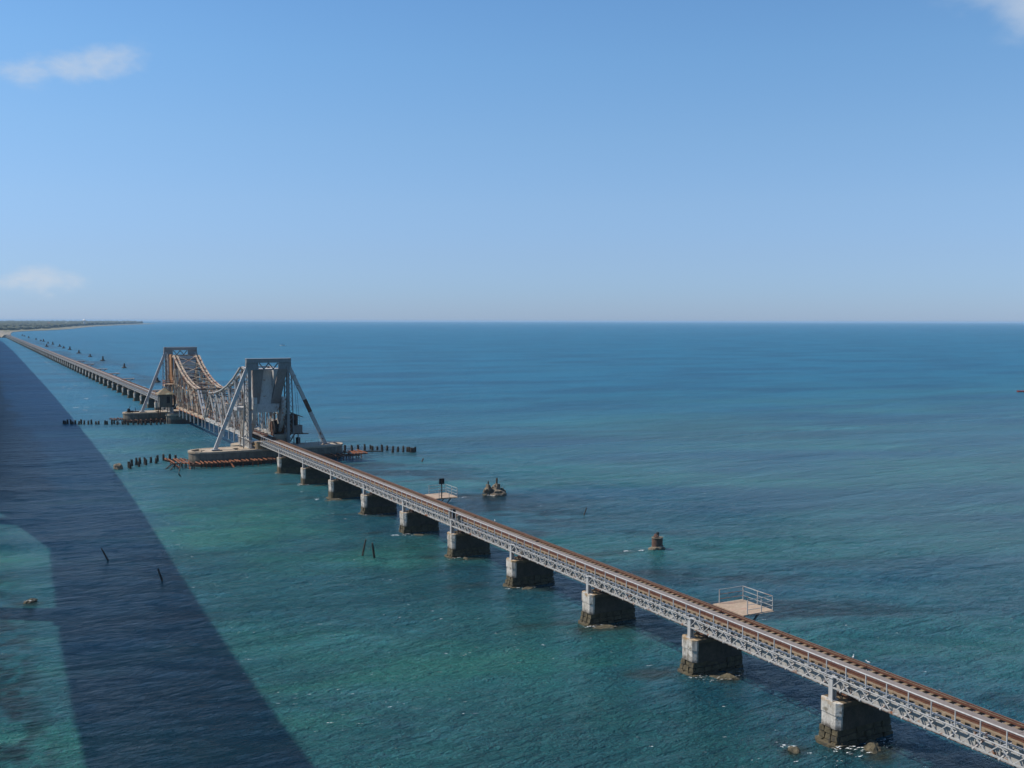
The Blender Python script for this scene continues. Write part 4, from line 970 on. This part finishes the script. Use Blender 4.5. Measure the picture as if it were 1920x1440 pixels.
MB().box(.05, .45, -.28, .28, 4.07, 5.0).build('cabinet', M['black'], t); MB().bar((-.05, .38, 3.95), (-.05, .38, 5.1), .09).build('frame_post', M['steel_white'], t); MB().bar((-.05, -.5, 3.95), (-.05, -.5, 5.0), .09).build('frame_post', M['steel_white'], t)
MB().box(.15, .45, -1.5, -1.1, 4.07, 4.55).build('battery_box', M['cabin'], t)

# ---------------------------------------------------------------- foam and painted sun glints
mb = MB(); rnd = random.Random(4)
def patch(x, y, a, c, rz, z=.09, n_=9):
    o = len(mb.v); cs, sn = math.cos(rz), math.sin(rz)
    for i in range(n_):
        t_ = 2*math.pi*i/n_; q_ = rnd.uniform(.45, 1.1); u, v = a*q_*math.cos(t_), c*q_*math.sin(t_)
        mb.v.append((x+u*cs-v*sn, y+u*sn+v*cs, z))
    mb.f.append([o+i for i in range(n_)]); mb.mi.append(0)
for k in range(0, 10):
    yc = Y0+k*PITCH
    for i in range(12 if k in (0, 1, 2, 5, 8) else 4): patch(44.9+rnd.uniform(-.5, 1.2), yc-.9-rnd.uniform(0, .5), rnd.uniform(.08, .34), rnd.uniform(.03, .10), -.2+rnd.uniform(-.3, .3), .07+rnd.uniform(0, .03))
    for i in range(26 if k in (0, 1, 5) else 8): patch(rnd.uniform(45, 49), yc-1.3-rnd.uniform(0, 1.3), rnd.uniform(.05, .30), rnd.uniform(.02, .08), -.35+rnd.uniform(-.3, .3), .08+rnd.uniform(0, .03))
for (x, y, n_, s_) in ((42.6, 45.6, 4, .5), (67.0, 132.4, 8, .9), (66.5, 132.9, 4, .6), (44.4, 112.8, 9, 1.0), (62.3, 133.2, 4, .4), (4.7, 101.3, 3, .3), (65.2, 92.9, 6, .35), (63.6, 93.4, 7, .3), (43.5, 141, 5, .8), (45.5, 155.2, 8, .9), (49, 155, 6, .6)):
    for i in range(n_): patch(x+rnd.uniform(-s_, s_), y+rnd.uniform(-s_*.5, s_*.5), rnd.uniform(.15, .5), rnd.uniform(.06, .16), -.3, .10+rnd.uniform(0, .03))
cntf = 0  # scattered whitecap flecks, also standing in for sun glints on the water
while cntf < 420:
    y = 42+rnd.random()**1.6*170; x = rnd.uniform(.02*y+14, 44) if rnd.random() < .8 else rnd.uniform(52, 52+y*.7)
    if rnd.random() > max(.03, float(sst(fbm(np.array([[x/7.0+80]]), np.array([[y/4.0+20]]), 3), .52, .68)[0, 0])): continue
    s_ = rnd.uniform(.02, .075)*(1+y/130); patch(x, y, s_*rnd.uniform(1.2, 3.2), s_*.5, -.42+rnd.uniform(-.25, .25), .13, 6); cntf += 1
for i in range(60):
    y = rnd.uniform(230, 700); x = rnd.uniform(.05*y+8, 42) if rnd.random() < .6 else rnd.uniform(56, 90); patch(x, y, rnd.uniform(.6, 2.0), rnd.uniform(.4, 1.2), -.3, .10, 7)
o = mb.build('foam_and_glint_flecks', M['foam']); tag(o, 'white foam and wash around the piers, foam and painted glints over the near sea', 'foam', kind='stuff')

# ---------------------------------------------------------------- far shore
shore = [(-9000, 1500), (-1200, 1560), (-300, 1600), (0, 1628), (36, 1634), (49, 1638), (58, 1700), (63, 1794), (70, 2040), (84, 2330), (108, 2480), (136, 2600), (162, 2655), (210, 2850), (258, 3100), (340, 3650), (455, 4350), (600, 5050), (800, 5900), (1180, 7500), (1180, 7900), (600, 9800), (-9000, 11000)]
MB().prism(shore, -1.0, 0.75).build('beach', M['sand'])['kind'] = 'structure'
cx_, cy_ = -600, 3600
def inset(P, d):
    out = []
    n_ = len(P)
    for i in range(n_):
        a = Vector(P[i-1]); b_ = Vector(P[i]); c = Vector(P[(i+1) % n_]); e1 = (b_-a).normalized(); e2 = (c-b_).normalized(); nrm = Vector((-(e1+e2).y, (e1+e2).x)).normalized(); dd = d*(1+b_.y/2600)
        out.append((b_.x+nrm.x*dd, b_.y+nrm.y*dd))
    return out
MB().prism(inset(shore, 5), .752, 1.4, inset(shore, 12)).build('land', M['scrub'])['kind'] = 'structure'
MB().prism([(44, 1626), (56, 1626), (61, 1700), (66, 2300), (40, 2300), (44, 1700)], .0, 3.9, [(48, 1628), (55, 1628), (58, 1700), (62, 2300), (52, 2300), (50, 1700)]).build('rail_embankment', M['sand'])['kind'] = 'structure'
mb = MB(); rnd = random.Random(12)
def inside(x, y, P):
    c = False; n_ = len(P); j = n_-1
    for i in range(n_):
        if (P[i][1] > y) != (P[j][1] > y) and x < (P[j][0]-P[i][0])*(y-P[i][1])/(P[j][1]-P[i][1])+P[i][0]: c = not c
        j = i
    return c
wood_zone = inset(shore, 26); cnt = 0
ico = lump(3, 1, 1, 1, 0, .3); iv = [v.co.copy() for v in ico.vertices]; ifc = [list(p_.vertices) for p_ in ico.polygons]
while cnt < 5200:
    y = 2200+rnd.random()**1.3*5900; x = rnd.uniform(-.05*y-60, .165*y)
    if y < 2500 and x > 40: continue
    if not inside(x, y, wood_zone): continue
    dens = .5+.5*math.sin(x*.021+y*.004)*math.sin(y*.006)
    if rnd.random() > .35+.65*dens: continue
    h = rnd.uniform(3.0, 7.6)*(1+y/5600)*(1.0 if y > 3300 else .68); wd = h*rnd.uniform(.7, 1.5); o = len(mb.v)
    for v in iv: mb.v.append((x+v.x*wd, y+v.y*wd, 1.2+h*.5+v.z*h*.62))
    for f_ in ifc: mb.f.append([o+i for i in f_]); mb.mi.append(0)
    cnt += 1
o = mb.build('far_woodland', M['leaf']); tag(o, 'dark hazy band of trees along the distant left shore', 'trees', kind='stuff')
def ppos(px, dist):
    d = pix_dir(px, 606); f_ = dist/math.hypot(d.x, d.y); return d.x*f_, d.y*f_
def far_house(px, dist, wd, h, lab, base=1.4, roofm='rust', name='far_house', cat='building'):
    x, y = ppos(px, dist); t = thing(name, lab, cat, (x, y, 0), None, R(-15))
    MB().box(-wd/2, wd/2, -wd/3, wd/3, base, base+h).build('wall', M['white'], t)
    mb2 = MB(); mb2.quadbox([(-wd*.55, -wd*.38, base+h+.01), (wd*.55, -wd*.38, base+h+.01), (wd*.55, wd*.38, base+h+.01), (-wd*.55, wd*.38, base+h+.01), (-wd*.5, -.2, base+h*1.35), (wd*.5, -.2, base+h*1.35), (wd*.5, .2, base+h*1.35), (-wd*.5, .2, base+h*1.35)]); mb2.build('roof', M[roofm], t)
    for i in range(3): MB().box(-wd*.35+i*wd*.28, -wd*.25+i*wd*.28, -wd/3-.05, -wd/3-.003, base+h*.35, base+h*.75).build('window', M['black'], t)
    return t
x, y = ppos(158, 4600); t = thing('water_tower', 'white domed tower standing above the trees on the distant shore', 'tower', (x, y, 0))
MB().tube((0, 0, 1), (0, 0, 20), 3.2, 2.8, 10).build('shaft', M['white'], t); MB().tube((0, 0, 20), (0, 0, 23), 5.2, 8.0, 14).build('tank', M['white'], t); MB().tube((0, 0, 23.01), (0, 0, 28.5), 8.0, 2.0, 14).build('dome', M['white'], t)
far_house(90, 4300, 13, 9, 'small white house among the trees on the distant shore, left of the domed tower', 3)
far_house(127, 5100, 16, 7, 'low white house just left of the domed tower on the distant shore', 4, 'white')
far_house(226, 6900, 12, 9, 'tiny white house on the thin spit right of the domed tower', 2, 'white')

# ---------------------------------------------------------------- haze
hz = MB().box(-22500, 22500, -3600, 22500, -3.0, 29.5)
m = bpy.data.materials.new('haze_air'); m.use_nodes = True; nt = m.node_tree; nt.nodes.clear()
pv = nt.nodes.new('ShaderNodeVolumePrincipled'); pv.inputs['Color'].default_value = (0.50, 0.76, 1.0, 1); pv.inputs['Density'].default_value = 6.5e-5; pv.inputs['Anisotropy'].default_value = 0.0
mo = nt.nodes.new('ShaderNodeOutputMaterial'); nt.links.new(pv.outputs[0], mo.inputs['Volume'])
o = hz.build('haze', m); o['kind'] = 'stuff'
